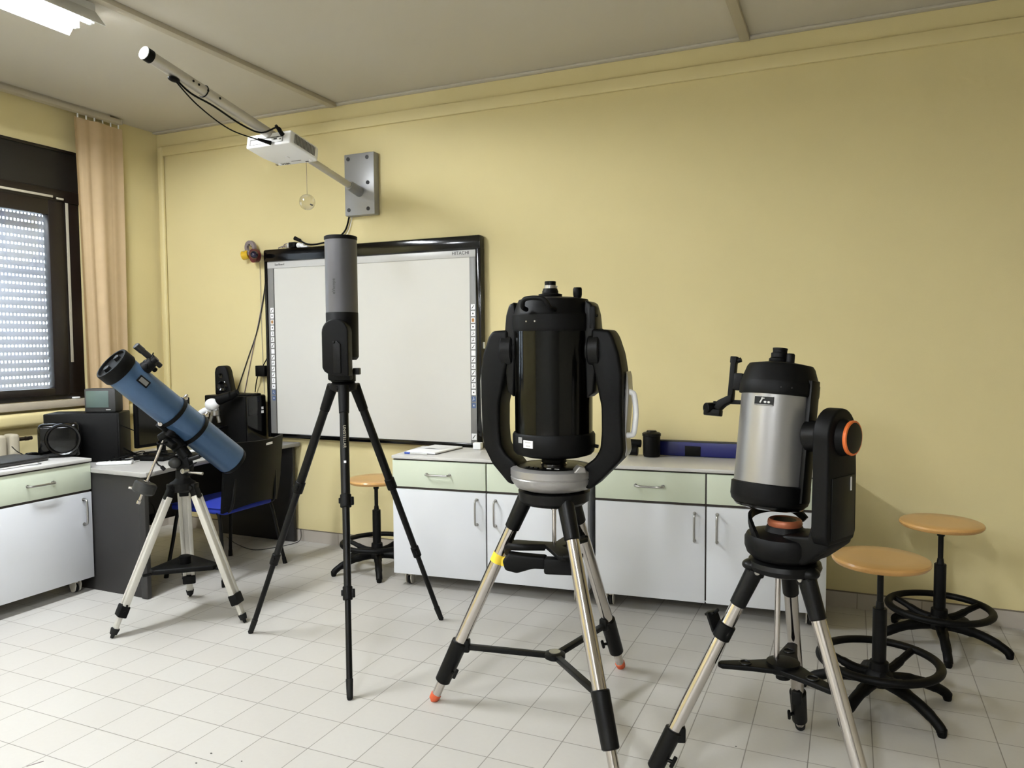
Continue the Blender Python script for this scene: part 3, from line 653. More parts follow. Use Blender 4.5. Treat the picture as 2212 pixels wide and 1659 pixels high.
# ================================================================== STOOLS
def stool():
    t = thing('lab_stool', '', 'stool', (0, 0, 0), 0, 'round wooden lab stools')
    m = MB(); m.lathe([(0, .545), (.148, .545), (.165, .548), (.173, .556), (.175, .563), (.171, .570), (.161, .574), (.10, .5725), (0, .5715)], None, 72); m.build('seat', WOOD, t)
    m = MB(); m.cyl((0, 0, .34), (0, 0, .51), .0115, seg=20).cyl((0, 0, .505), (0, 0, .545), .016, .020, seg=20); m.cyl((0, 0, .539), (0, 0, .546), .06); m.build('spindle', BLK2, t)
    m = MB(); m.cyl((0, 0, .12), (0, 0, .375), .0255, bev=.002).cyl((0, 0, .37), (0, 0, .40), .017, .013); m.build('column', BLK2, t)
    m = MB(); m.torus((0, 0, .170), .211, .0175, Matrix.Diagonal((1, 1, .85, 1)), 72, 14); ring = m.build('foot_ring', BLK, t)
    for k in range(3):
        a = rad(25+120*k); P = lambda r, z: (r*cos(a), r*sin(a), z)
        m = MB(); m.tube(smooth_pts([P(.03, .118), P(.09, .125), P(.16, .152), P(.207, .168)], 6), [.017]*10+[.014]*9, 10); m.build('ring_spoke', BLK, ring)
    m = MB(); m.lathe([(0, .075), (.045, .075), (.055, .09), (.05, .12), (.036, .135), (.034, .165), (.026, .17), (0, .17)], None, 32); m.build('hub', BLK, t)
    for k in range(5):
        a = rad(72*k); P = lambda r, z: (r*cos(a), r*sin(a), z)
        m = MB(); m.tube(smooth_pts([P(.03, .095), P(.10, .092), P(.17, .078), P(.230, .055), P(.268, .032), P(.278, .018)], 5), [.024]*8+[.021]*8+[.019]*10, 12)
        m.lathe([(0, 0), (.013, 0), (.016, .008), (.017, .03), (.008, .04), (0, .04)], TR(P(.278, 0)), 18); m.build('leg', BLK, t)
    return t
s1 = stool(); s1['label'] = 'nearest wooden stool, in front of the other right hand stool'; s1.location = (.118, 3.215, 0); s1.rotation_euler = (0, 0, rad(171.3-144))
dup(s1, (.392, 3.965, 0), rad(-15.7+144), 'wooden stool close to the yellow wall at the right')
dup(s1, (-2.68, 3.955, 0), rad(162), 'wooden stool left of the cabinets under the whiteboard')

# ================================================================== COUNTER ITEMS
CT = .7665
m = MB(); m.box((0, 0, .005), (.23, .31, .010), .001); m.use(PAPER)
npd = thing('notepad', 'white notepad near the left end of the cabinet worktop', 'notepad', (-2.262, 3.962, CT), rad(-4))
m = MB(); m.use(PAPER); m.box((0, 0, .006), (.20, .30, .009), .001); m.build('pages', PAPER, npd)
m = MB(); m.use(DGREY); m.box((0, 0, .001), (.206, .305, .002)); m.build('cardboard_back', DGREY, npd)
m = MB(); m.grid(lambda u, v: (-.06+.11*u, -.03+.10*v, .0115+.006*sin(pi*u)*(1-v)), 8, 6); m.build('curled_page', PAPER, npd)
pn = thing('ball_pen', 'clear pen with blue cap at the notepad front edge', 'pen', (-2.29, 3.775, CT), rad(4))
m = MB(); m.cyl((-.04, 0, .005), (.08, 0, .005), .004, seg=12); m.build('barrel', BHEAD, pn)
m = MB(); m.cyl((-.065, 0, .006), (-.03, 0, .006), .0058, seg=12, bev=.001); m.build('cap', BPEN, pn)
m = MB(); m.box((0, 0, .020), (.05, .04, .040), .003); o = m.build('white_box', PWHITE); o.location = (-2.045, 4.10, CT); o.rotation_euler = (0, 0, rad(5)); tag(o, 'small white box on the worktop behind the fork telescope', 'box')
cy = thing('eyepiece_case', 'black cylindrical lens case standing on the worktop', 'lens case', (-1.008, 4.19, CT))
m = MB(); m.lathe([(0, 0), (.043, 0), (.047, .008), (.048, .12), (.046, .124), (0, .124)], None, 40); m.build('body', BLK, cy)
m = MB(); m.lathe([(.044, .112), (.051, .114), (.052, .128), (.044, .134), (.030, .137), (.026, .144), (0, .145)], None, 40); m.build('lid', BLK2, cy)
fn = thing('star_finder', 'small black finder lying beside the cylindrical lens case', 'finder', (-1.115, 4.20, CT), rad(6))
m = MB(); m.cyl((-.045, 0, .070), (.045, 0, .066), .022, bev=.003); m.cyl((-.02, 0, .088), (-.02, 0, .108), .004, seg=10); m.build('body', BLK, fn)
m = MB(); m.cyl((-.03, -.02, .028), (.03, -.02, .028), .027, bev=.004); m.box((0, -.01, .045), (.05, .02, .03), .003); m.build('clamp', BLK2, fn)
m = MB(); m.ball((-.048, -.005, .075), .008); m.build('bright_screw', CHROME, fn)
bl = thing('blue_case', 'long dark blue case along the wall on the worktop', 'case', (-.70, 4.288, CT), ANG*.55)
m = MB(); m.box((0, 0, .040), (.66, .045, .080), .003); m.build('body', BLUEP, bl)
m = MB(); m.box((0, -.002, .081), (.662, .046, .006), .002); m.build('rim', DGREY, bl)
m = MB(); m.box((-.095, -.024, .030), (.085, .006, .055), .002); m.build('clasp', BLK, bl)

# ================================================================== TRIPOD HELPERS
def steel_tripod(t, hub_z, feet, hub_r, sleeve_t, clamp_t, tube_r, orange=True, tips=None, hub_h=.05, bolt=True, knob_side=1):
    """feet in local coordinates; returns leg points"""
    out = []
    for k, f in enumerate(feet):
        f = Vector(f); a = atan2(f.y, f.x); dr = Vector((cos(a), sin(a), 0)); tg = Vector((-sin(a), cos(a), 0))
        A = dr*hub_r+Vector((0, 0, hub_z)); Ft = f.copy(); P = lambda s: A.lerp(Ft, s); ax = (Ft-A).normalized()
        m = MB(); m.cyl(P(sleeve_t-.02), P(clamp_t[0]+.03), tube_r, seg=32); leg = m.build('leg', CHROME, t)
        m = MB(); m.cyl(P(0), P(sleeve_t), tube_r*1.28, tube_r*1.16, seg=28, bev=.004); m.box(A, (tube_r*2.3, tube_r*2.0, tube_r*2.2), .008, RZ(math.degrees(a)) )
        m.build('leg_sleeve', BLK2, leg)
        if bolt:
            m = MB()
            for s in (-1, 1): m.cyl(A+tg*s*tube_r*.9, A+tg*s*(tube_r*1.25+.004), .0085, seg=18)
            m.build('bolt', STEEL, leg)
        m = MB(); m.cyl(P(clamp_t[0]), P(clamp_t[1]), tube_r*1.32, tube_r*1.22, seg=28, bev=.004); m.box(P(clamp_t[0]+.02)-dr*tube_r*1.2, (.03, .035, .05), .006, RZ(math.degrees(a)))
        q = P(clamp_t[1]-.055); kd = (-dr*.8+tg*knob_side*.6).normalized()
        m.cyl(q, q+kd*(tube_r+.026), .006, seg=12); m.bar(q+kd*(tube_r+.026)-ax*.020, q+kd*(tube_r+.026)+ax*.020, .010, .012, .003)
        m.build('leg_clamp', BLK2, leg)
        m = MB(); m.cyl(P(clamp_t[1]-.01), P(.975), tube_r*.74, seg=24); m.build('inner_leg', CHROME, leg)
        m = MB(); m.cyl(P(.962), P(1.0)+Vector((0, 0, .006)), tube_r*.86, tube_r*.78, seg=24, bev=.004); m.lathe([(0, 0), (.010, 0), (.013, .01), (.013, .02)], TR(Ft), 16)
        m.build('foot', ORNG if orange else RUBB, leg)
        out.append((A, Ft, dr, tg))
    return out

# ================================================================== TELESCOPE 3 : black fork mount
C3 = Vector((-1.014, 2.673, 0)); t3 = thing('fork_telescope', 'large black telescope in a two armed fork on a steel tripod', 'telescope', C3)
feet = [Vector((-1.480, 2.554, 0))-C3, Vector((-.884, 3.137, 0))-C3, Vector((-.664, 2.302, 0))-C3]
legs = steel_tripod(t3, .825, feet, .105, .155, (.70, .90), .0245)
m = MB(); m.lathe([(0, .800), (.115, .802), (.132, .815), (.135, .850), (.125, .852), (0, .852)], None, 48); m.cyl((0, 0, .79), (0, 0, .80), .022, seg=6); m.build('tripod_head', BLK2, t3)
# spreader
m = MB(); m.lathe([(0, .226), (.030, .226), (.040, .221), (.040, .206), (.030, .200), (0, .200)], None, 32); sp3 = m.build('leg_spreader', BLK2, t3)
for (A, Ft, dr, tg) in legs:
    e = A.lerp(Ft, .725)
    MB().bar(Vector((0, 0, .213))+dr*.03, e-dr*.02, .024, .020, .003).build('spreader_arm', BLK2, sp3)
m = MB(); m.cyl((0, 0, .225), (0, 0, .229), .022, seg=24); m.build('spreader_cap', STEEL, sp3)
m = MB(); m.cyl((0, 0, .63), (0, 0, .80), .0075, seg=16).cyl((0, 0, .775), (0, 0, .80), .012, seg=16); m.build('centre_rod', CHROME, t3)
# eyepiece tray with accessory holder
m = MB(); poly = []
for i, (A, Ft, dr, tg) in enumerate(sorted(legs, key=lambda q: atan2(q[2].y, q[2].x))):
    e = dr*.150; poly += [e-tg*.05+dr*.005, e-tg*.028+dr*.022, e+tg*.028+dr*.022, e+tg*.05+dr*.005, (dr.cross(Vector((0, 0, -1)))*.02+dr*.03)*1.0]
poly = [(p.x, p.y) for p in poly]
m.prism(poly, .016, TR((0, 0, .634)), .004); tr3 = m.build('accessory_tray', BLK, t3)
for k, (A, Ft, dr, tg) in enumerate(legs):
    m = MB(); m.tube([dr*.165+tg*.035+Vector((0, 0, .640)), dr*.178+Vector((0, 0, .640)), dr*.165-tg*.035+Vector((0, 0, .640))], .008, 8)
    m.build('tray_lip', BLK, tr3)
MQ = RZ(14)
m = MB(MQ); m.tube(smooth_pts([(-.03, -.06, .645), (-.11, -.09, .650), (-.165, -.06, .640), (-.175, -.02, .610), (-.16, .0, .590)], 6), .013, 12)
m.prism([(-.185, -.01), (-.175, -.045), (-.13, -.055), (-.07, -.035), (-.02, -.035), (-.02, .012), (-.10, .015), (-.16, .02)], .05, TR((0, -.07, .605)) @ XZ, .010); m.build('cup_holder', BLK, tr3)
m = MB(MQ); m.box((.035, -.085, .585), (.125, .045, .060), .009); m.build('tray_pocket', BLK, tr3)
q = legs[0][0].lerp(legs[0][1], .295)
m = MB(); ax = (legs[0][1]-legs[0][0]).normalized(); m.cyl(q-ax*.018, q+ax*.018, .0262, seg=24); m.prism([(0, 0), (.022, .012), (.012, -.03), (-.002, -.03)], .003, TR(q+Vector((.02, -.015, .004))) @ XZ); m.build('yellow_tape', YELT, t3)
R3 = RZ(3)
# base
m = MB(R3); m.lathe([(0, .852), (.105, .853), (.143, .866), (.161, .890), (.1640, .904), (.1612, .907), (.1615, .909), (.1638, .912), (.1638, .935), (.152, .943), (.140, .944), (.138, .936), (0, .936)], None, 72); base = m.build('drive_base', SILVB, t3)
m = MB(R3); m.lathe([(0, .938), (.130, .938), (.1365, .940), (.128, .944), (.06, .944), (0, .944)], None, 64)
for i, x in enumerate((-.075, -.055, -.035)): m.box((x, -.085-.006*i, .946), (.011, .016, .004), .001)
m.build('control_panel', BLK2, base)
m = MB(R3); m.use(STEEL)
for x in (.012, .042): m.box((x, -.098, .9455), (.018, .005, .003), .001)
m.use(BLK); m.build('panel_button', STEEL, base)
m = MB(R3); m.lathe([(0, .976), (.030, .975), (.046, .968), (.0475, .958), (.044, .953), (0, .953)], None, 40); m.build('azimuth_knob', BLK, base)
m = MB(R3); m.lathe([(.044, .953), (.049, .951), (.048, .944), (.04, .944)], None, 40); m.build('knob_ring', CHROME, base)
m = MB(R3); m.prism([(0, 0), (.022, .028), (.045, .02), (.05, 0)], .05, TR((.098, -.095, .935)) @ RZ(28) @ XZ, .006); m.build('power_port_boss', SILVB, base)
# fork arms
def arm(sx):
    outer = [(.140, .868), (.165, .876), (.228, .945), (.262, 1.010), (.268, 1.055), (.272, 1.20), (.273, 1.29), (.262, 1.36), (.240, 1.425), (.224, 1.448), (.160, 1.452)]
    inner = [(.158, 1.34), (.172, 1.29), (.190, 1.20), (.196, 1.175), (.197, 1.08), (.192, 1.020), (.172, .985), (.142, .962), (.125, .945), (.128, .90)]
    if sx > 0: outer[2:5] = [(.232, .945), (.270, .985), (.279, 1.015), (.274, 1.08)]
    pts = [(sx*x, z) for x, z in outer+inner]
    if sx < 0: pts = pts[::-1]
    m = MB(R3); m.prism(pts, .125, XZ, .014); a = m.build('fork_arm', BLK, t3)
    m = MB(R3); c = Vector((sx*.155, 0, 1.375)); x = Vector((sx, 0, 0))
    m.cyl(c-x*.010, c+x*.035, .075, .079, bev=.005, seg=40); m.cyl(c-x*.022, c-x*.008, .060, bev=.003, seg=40); m.build('altitude_bearing', BLK2, a)
    return a
armL, armR = arm(-1), arm(1)
m = MB(R3)
m.prism([(.262, 1.02), (.2695, 1.06), (.272, 1.20), (.279, 1.30), (.285, 1.28), (.288, 1.22), (.284, 1.15), (.277, 1.07), (.284, 1.01), (.276, .988)], .075, TR((0, .020, 0)) @ XZ, .004)
m.build('silver_side_cover', SILVB, armR)
m = MB(R3); m.prism([(-.262, 1.02), (-.2695, 1.06), (-.272, 1.20), (-.277, 1.30), (-.281, 1.26), (-.279, 1.12), (-.270, 1.02)][::-1], .085, XZ, .003); m.build('silver_side_cover', SILVB, armL)
m = MB(R3); P = [(.270, .0, 1.225), (.296, .0, 1.221), (.305, .0, 1.205), (.310, .0, 1.145), (.304, .0, 1.085), (.294, .0, 1.068), (.262, .0, 1.066)]
m.tube(smooth_pts(P, 6), .0105, 12); m.build('carry_handle', PWHITE, armR)
# tube assembly
m = MB(R3); m.lathe([(.10, 1.04), (.145, 1.045), (.146, 1.46), (.10, 1.46)], None, 96); m.build('optical_tube', TUBEB, t3)
m = MB(R3); m.lathe([(0, .972), (.07, .974), (.115, .982), (.142, .990), (.151, 1.000), (.1545, 1.02), (.1545, 1.062), (.150, 1.070), (.146, 1.071)], None, 96); cell = m.build('corrector_cell', BLK, t3)
def onring(m, ang, R, z, w_, h_, d_=.003):
    a = rad(ang); return m.box((R*cos(a), R*sin(a), z), (w_, d_, h_), 0, RZ(ang+90))
m = MB(R3); onring(m, -109, .1548, 1.038, .042, .027); m.build('white_sticker', PAPER, cell)
m = MB(R3); onring(m, -109, .1562, 1.045, .026, .005); onring(m, -109, .1562, 1.032, .018, .005); m.build('sticker_print', BHEAD, cell)
m = MB(R3); onring(m, -124, .1548, 1.050, .022, .021); m.build('grey_sticker', PGREY, cell)
m = MB(R3); m.cyl((.149, .02, 1.02), (.166, .02, 1.018), .007, seg=12); m.build('cell_screw', BLK, cell)
m = MB(R3); m.lathe([(.140, 1.445), (.150, 1.446), (.152, 1.455), (.152, 1.505), (.146, 1.512), (.137, 1.545), (.128, 1.562), (.08, 1.570), (0, 1.572)], None, 96); rear = m.build('rear_cell', BLK, t3)
for s in (-1, 1):
    m = MB(R3); m.prism([(s*.140, 1.20), (s*.166, 1.22), (s*.174, 1.30), (s*.176, 1.44), (s*.170, 1.505), (s*.158, 1.545), (s*.135, 1.556), (s*.128, 1.50)][::s], .11, XZ, .008)
    m.build('fork_bracket', BLK2, rear)
m = MB(R3); m.box((.160, -.03, 1.49), (.03, .05, .09), .008).ball((.176, -.04, 1.50), .006); m.build('finder_shoe', BLK, rear)
m = MB(R3 @ RZ(-2)); m.tube(smooth_pts([(-.050, -.145, 1.522), (-.050, -.180, 1.530), (-.040, -.190, 1.555), (.0, -.192, 1.560), (.035, -.190, 1.553), (.050, -.178, 1.528), (.056, -.140, 1.520)], 5), .0085, 10); m.build('rear_handle', BLK, rear)
m = MB(R3)
for a in (-112, -98): m.cyl((.150*cos(rad(a)), .150*sin(rad(a)), 1.480), (.1535*cos(rad(a)), .1535*sin(rad(a)), 1.480), .003, seg=8)
m.build('cell_screws', STEEL, rear)
m = MB(TR((-.012, 0, 0))); m.lathe([(0, 1.57), (.042, 1.570), (.044, 1.573), (.044, 1.583), (.030, 1.586), (.030, 1.594), (.027, 1.600), (.027, 1.604), (0, 1.604)], None, 40); vb = m.build('visual_back', BLK, t3)
m = MB(TR((-.012, 0, 0))); m.lathe([(0, 1.603), (.0215, 1.603), (.0215, 1.616), (.019, 1.617), (0, 1.617)], None, 32); m.cyl((.02, 0, 1.610), (.027, 0, 1.610), .004, seg=10); m.build('adapter_ring', STEEL, vb)
m = MB(TR((-.012, 0, 0))); m.lathe([(0, 1.615), (.0205, 1.615), (.021, 1.629), (.0195, 1.631), (0, 1.631)], None, 32); m.build('dust_cap', BLK, vb)
m = MB(); m.lathe([(0, 1.566), (.014, 1.568), (.0165, 1.58), (.0165, 1.600), (.014, 1.606), (0, 1.607)], TR((.088, .02, 0)), 24); m.build('focus_knob', BLK, rear)

# ================================================================== TELESCOPE 4 : silver tube, single arm
C4 = Vector((-.178, 2.475, 0)); t4 = thing('silver_telescope', 'silver tube telescope on one black arm beside the front stools', 'telescope', C4)
feet = [Vector((-.572, 2.347, 0))-C4, Vector((.104, 2.243, 0))-C4, Vector((-.146, 2.885, 0))-C4]
legs = steel_tripod(t4, .693, feet, .088, .165, (.75, .94), .0215, orange=False)
m = MB(); m.lathe([(0, .690), (.085, .690), (.104, .697), (.110, .712), (.106, .726), (.09, .733), (0, .733)], None, 48)
for (A, Ft, dr, tg) in legs: m.ball(dr*.098+Vector((0, 0, .710)), .030, (1, 1, .62)); 
m.build('tripod_head', BLK2, t4)
m = MB(); m.cyl((-.02, -.0, .40), (-.018, 0, .69), .0085, seg=16); m.build('centre_rod', CHROME, t4)
m = MB()
for (A, Ft, dr, tg) in legs:
    F_ = Matrix((dr, tg, Vector((0, 0, 1)))).transposed().to_4x4()
    m.prism([(-.01, -.045), (.045, -.040), (.10, -.028), (.190, -.016), (.200, 0), (.190, .016), (.10, .028), (.045, .040), (-.01, .045)], .016, TR((0, 0, .388)) @ F_, .004)
m.lathe([(0, .372), (.04, .372), (.05, .380), (.05, .405), (.03, .412), (0, .412)], None, 32); m.cyl((0, 0, .352), (0, 0, .375), .022, seg=16); tr4 = m.build('accessory_tray', BLK, t4)
for (A, Ft, dr, tg) in legs: MB().torus(dr*.115+Vector((0, 0, .397)), .017, .003, None, 24, 6).build('eyepiece_hole', BLK2, tr4)
# holder clamped on the left leg
A, Ft, dr, tg = legs[0]; ax = (Ft-A).normalized(); q = A.lerp(Ft, .285)
m = MB(); m.cyl(q-ax*.026, q+ax*.026, .0275, bev=.003); m.bar(q+Vector((-.02, .015, -.01)), q+Vector((-.045, .035, .045)), .045, .012, .004); m.bar(q+Vector((-.04, .035, .04)), q+Vector((-.022, .035, .055)), .012, .010, .003)
m.bar(q+Vector((-.062, .04, .035)), q+Vector((-.035, .035, .045)), .03, .008, .002); m.build('remote_holder', BLK, t4)
YW4 = -27; R4 = RZ(YW4)
m = MB(R4); m.lathe([(0, .735), (.095, .735), (.112, .750), (.119, .770), (.119, .795), (.112, .808), (.06, .818), (.052, .835), (0, .835)], None, 64); b4 = m.build('drive_base', BLK, t4)
m = MB(R4); m.lathe([(.030, .852), (.046, .856), (.050, .852), (.052, .842), (.050, .834), (.03, .834)], None, 48); m.build('bronze_ring', ORN3, b4)
m = MB(R4); m.lathe([(0, .851), (.044, .8535)], None, 40); m.build('ring_cap', BLK2, b4)
pts = []
for i in range(25):
    a = rad(75+i*165/24); k = min(i, 24-i)/5.0; pts.append((.104*cos(a), .104*sin(a), .868-(.030*(1-min(1, k))**2)-(.035*(i/24)**3)))
m = MB(R4 @ RZ(10))
for p_, q_ in zip(pts, pts[1:]): m.bar(p_, Vector(q_)+(Vector(q_)-Vector(p_))*.08, .010, .022)
m.build('base_handle', BLK, b4)
# arm
m = MB(R4); arc = [(.082*cos(rad(a)), 1.124+.084*sin(rad(a))) for a in range(-10, 191, 10)]
prof = [(-.070, .815), (.072, .815), (.086, .84), (.086, 1.02)]+arc+[(-.080, 1.02), (-.084, .84)]
m.prism(prof, .050, TR((.156, 0, 0)) @ YZ, .011); a4 = m.build('fork_arm', BLK, t4)
m = MB(R4); m.prism([(.03, .742), (.10, .742), (.118, .756), (.179, .808), (.179, .870), (.125, .872), (.112, .830), (.03, .822)], .138, XZ, .010); m.build('arm_foot', BLK, a4)
m = MB(R4); m.box((.182, .005, .92), (.004, .13, .18), .002); m.build('battery_cover', BLK2, a4)
m = MB(R4); m.box((.1845, .045, .985), (.003, .006, .040)); m.build('light_strip', BHEAD, a4)
m = MB(R4); m.cyl((.135, 0, 1.124), (.072, 0, 1.118), .042, .048, bev=.004, seg=36); m.build('altitude_hub', BLK2, a4)
m = MB(R4); m.cyl((.177, .005, 1.124), (.202, .005, 1.124), .056, .049, seg=40); m.build('clutch_body', BLK, a4)
m = MB(R4); m.lathe([(.040, 0), (.0495, .001), (.0510, .006), (.0500, .010), (.043, .0115)], frame_to((.201, .005, 1.124), (.22, .005, 1.124)), 48); m.build('orange_ring', ORN2, a4)
m = MB(R4); m.lathe([(0, .0145), (.030, .014), (.0445, .0115), (.0445, .002)], frame_to((.201, .005, 1.124), (.22, .005, 1.124)), 48); m.build('clutch_cap', BLK2, a4)
# tube
T4 = R4 @ TR((-.038, 0, 1.105)) @ RX(-8)
m = MB(T4); m.lathe([(.08, -.16), (.1105, -.158), (.1105, .135), (.08, .137)], None, 96); m.build('optical_tube', SILVT, t4)
m = MB(T4); m.lathe([(0, -.222), (.06, -.221), (.100, -.212), (.113, -.200), (.1175, -.185), (.1175, -.145), (.1115, -.142)], None, 96); m.build('corrector_cell', BLK, t4)
m = MB(T4); m.lathe([(0, -.224), (.07, -.2235), (.098, -.217), (.104, -.210)], None, 64); m.build('lens_cap', GLOSS, t4)
m = MB(T4); m.lathe([(.1105, .128), (.1175, .130), (.1185, .136), (.1185, .165), (.115, .172), (.101, .215), (.095, .224), (.05, .232), (0, .235)], None, 96); r4 = m.build('rear_cell', BLK, t4)
m = MB(T4)
for a in (-56, -41): m.cyl((.116*cos(rad(a)), .116*sin(rad(a)), .150), (.1195*cos(rad(a)), .1195*sin(rad(a)), .150), .0025, seg=8)
m.build('cell_screws', DGREY, r4)
m = MB(T4); m.box((.113, .0, -.005), (.018, .048, .37), .004); m.build('dovetail_bar', BLK2, t4)
m = MB(T4 @ TR((-.008, 0, 0))); m.lathe([(0, .232), (.029, .232), (.031, .236), (.031, .244), (.026, .248), (.026, .262), (.0215, .264), (.0215, .272), (.0225, .273), (.0225, .278), (0, .278)], None, 36); m.cyl((.024, 0, .256), (.035, -.004, .257), .0035, seg=10); m.build('visual_back', BLK, r4)
m = MB(T4); m.lathe([(0, .22), (.010, .222), (.0125, .232), (.0125, .256), (.010, .260), (0, .260)], TR((.036, -.01, 0)), 20); m.build('focus_knob', BLK, r4)
# badge on the tube
aB = -79.0
m = MB(T4); m.use(BLK2); onring(m, aB, .1115, .105, .058, .026); m.use(BHEAD)
for (dz, hh, ww) in ((.0125, .0012, .056), (-.0125, .0012, .056)): onring(m, aB, .1132, .106+dz, ww, hh)
bdg = m.build('name_badge', BLK2, t4)
q = Vector((.1135*cos(rad(aB)), .1135*sin(rad(aB)), .106))
Mb = T4 @ TR(q) @ RZ(aB+90) @ RX(90)
m = MB(Mb); m.box((-.008, .001, 0), (.004, .018, .001), 0, RZ(-25)); m.box((-.004, .007, 0), (.010, .003, .001)); m.build('badge_mark', BHEAD, bdg)
for x_ in (.004, .015): MB(Mb).lathe([(0, .001), (.0038, .001), (.004, 0)], TR((x_, -.004, 0)) @ Matrix.Diagonal((1.1, .8, 1, 1)), 16).build('badge_dot', BHEAD, bdg)
# finder at the left
MF = T4 @ RZ(-165)      # local +x points to the finder side
m = MB(MF); m.box((.128, 0, .165), (.03, .03, .055), .005).box((.150, 0, .175), (.018, .026, .13), .004).box((.150, 0, .235), (.022, .024, .022), .003).cyl((.138, 0, .233), (.128, 0, .237), .008, seg=12); m.build('finder_bracket', BLK, r4)
m = MB(MF); m.bar((.105, 0, .100), (.160, 0, .098), .010, .014, .003); m.prism([(.142, .125), (.158, .118), (.190, .100), (.200, .075), (.182, .066), (.165, .085), (.142, .098)], .032, XZ, .005); m.build('finder_body', BLK, r4)
m = MB(MF); m.cyl((.196, -.02, .078), (.225, .02, .072), .017, bev=.003); m.box((.205, 0, .060), (.055, .034, .022), .004); m.cyl((.195, 0, .088), (.195, 0, .097), .012); m.build('red_dot_head', BLK, r4)

# ================================================================== TELESCOPE 2 : slim grey tube
C2 = Vector((-2.109, 2.865, 0)); t2 = thing('slim_telescope', 'slim grey and black telescope upright on a thin black tripod', 'telescope', C2)
R2 = RZ(23.9-6)
feet = [Vector((-2.653, 2.821, 0))-C2, Vector((-1.79, 2.435, 0))-C2, Vector((-1.883, 3.34, 0))-C2]
for k, f in enumerate(feet):
    a = atan2(f.y, f.x); dr = Vector((cos(a), sin(a), 0)); tg = Vector((-sin(a), cos(a), 0)); A = dr*.060+Vector((0, 0, 1.205)); P = lambda s: A.lerp(f, s); ax = (f-A).normalized()
    m = MB(); m.cyl(P(.0), P(.40), .0195, seg=24); leg = m.build('leg', BLK2, t2)
    m = MB(); m.cyl(P(-.01), P(.09), .0255, .022, seg=24, bev=.003); m.cyl(A-tg*.03, A+tg*.03, .012, seg=16); m.build('leg_top', BLK, leg)
    m = MB(); m.cyl(P(.38), P(.70), .0155, seg=22); m.build('middle_section', BLK2, leg)
    m = MB(); m.cyl(P(.68), P(.95), .0125, seg=20); m.build('lower_section', BLK2, leg)
    for s, r in ((.39, .0195), (.685, .0165)):
        c = P(s); kd = (tg*(1 if k == 1 else -1 if k == 0 else 1)+dr*.3).normalized()
        m = MB(); m.cyl(P(s-.022), P(s+.022), r*1.22, seg=22, bev=.003); m.bar(c-ax*.018+kd*r*1.4, c+ax*.018+kd*r*1.4, .016, .014, .004); m.bar(c-ax*.012-kd*r*1.3, c+ax*.012-kd*r*1.3, .012, .010, .003); m.build('leg_lock', BLK, leg)
    m = MB(); m.cyl(P(.94), P(1.0)+Vector((0, 0, .004)), .0145, .0125, seg=20, bev=.002); m.lathe([(0, 0), (.010, 0), (.0125, .012)], TR(f), 16); m.build('foot', RUBB, leg)
    if k == 1:
        F_ = frame_to(P(.14), P(.3)); fr2 = MB(); n = -tg.cross(ax).normalized()
        if n.dot(dr) < 0: n = -n
        c = P(.245)+n*.0196; Mx = Matrix((ax, tg*(-1 if ax.cross(tg).dot(n) < 0 else 1), n)).transposed().to_4x4(); Mx.translation = P(.175)+n*.0192
        lettering('maker_lettering', 'UNISTELLAR', .017, Mx, STRAP, leg, .0005, 1.1)
        m = MB(); m.box((0, 0, 0), (.010, .010, .0012), 0, Mx.to_3x3().to_4x4()); m.M = Matrix.Identity(4)
        o = m.build('white_dot', PWHITE, leg); o.data.transform(TR(P(.262)+n*.0192))
m = MB(R2); m.lathe([(0, 1.188), (.040, 1.188), (.058, 1.196), (.062, 1.208), (.062, 1.222), (.050, 1.230), (0, 1.230)], None, 40); m.build('tripod_head', BLK, t2)
m = MB(R2); m.lathe([(0, 1.228), (.048, 1.228), (.056, 1.236), (.056, 1.285), (0, 1.285)], None, 40); m.box((.0, -.02, 1.265), (.105, .09, .05), .010); m.build('pedestal', BLK, t2)
m = MB(R2); m.box((.064, .0, 1.280), (.030, .03, .030), .003); m.build('lock_knob', BLK2, t2)
m = MB(R2); arc = [(.004+.060*cos(rad(a)), 1.455+.060*sin(rad(a))) for a in range(0, 181, 12)]
m.prism(arc+[(-.056, 1.40), (-.056, 1.300), (-.046, 1.282), (-.01, 1.262), (.064, 1.262), (.064, 1.40)], .062, TR((0, -.088, 0)) @ XZ, .012); ar2 = m.build('support_arm', BLK, t2)
m = MB(R2); m.prism([(-.004, 1.275), (.032, 1.275), (.032, 1.405), (.014, 1.420), (-.004, 1.405)], .010, TR((0, -.120, 0)) @ XZ, .004); m.ball((.002, -.124, 1.412), .006); m.build('arm_ridge', BLK2, ar2)
m = MB(R2); m.cyl((-.020, -.02, 1.455), (-.020, -.06, 1.455), .045, seg=36); m.build('altitude_joint', BLK2, ar2)
m = MB(R2); m.lathe([(0, 1.545), (.0715, 1.546), (.0715, 1.872), (0, 1.872)], None, 72); m.build('upper_tube', GREYT, t2)
m = MB(R2); m.lathe([(.0715, 1.870), (.0735, 1.872), (.0735, 1.885), (.069, 1.888), (.060, 1.880), (0, 1.880)], None, 72); m.build('tube_rim', BLK, t2)
m = MB(R2); m.lathe([(0, 1.330), (.062, 1.332), (.0715, 1.345), (.0722, 1.544), (.070, 1.548)], None, 72); m.build('lower_housing', BLK, t2)
MT = R2 @ TR((-.012, -.0712, 1.66)) @ RX(90) @ RZ(90)
lettering('tube_lettering', 'eVscope', .020, MT, DGREY, t2, .0004)

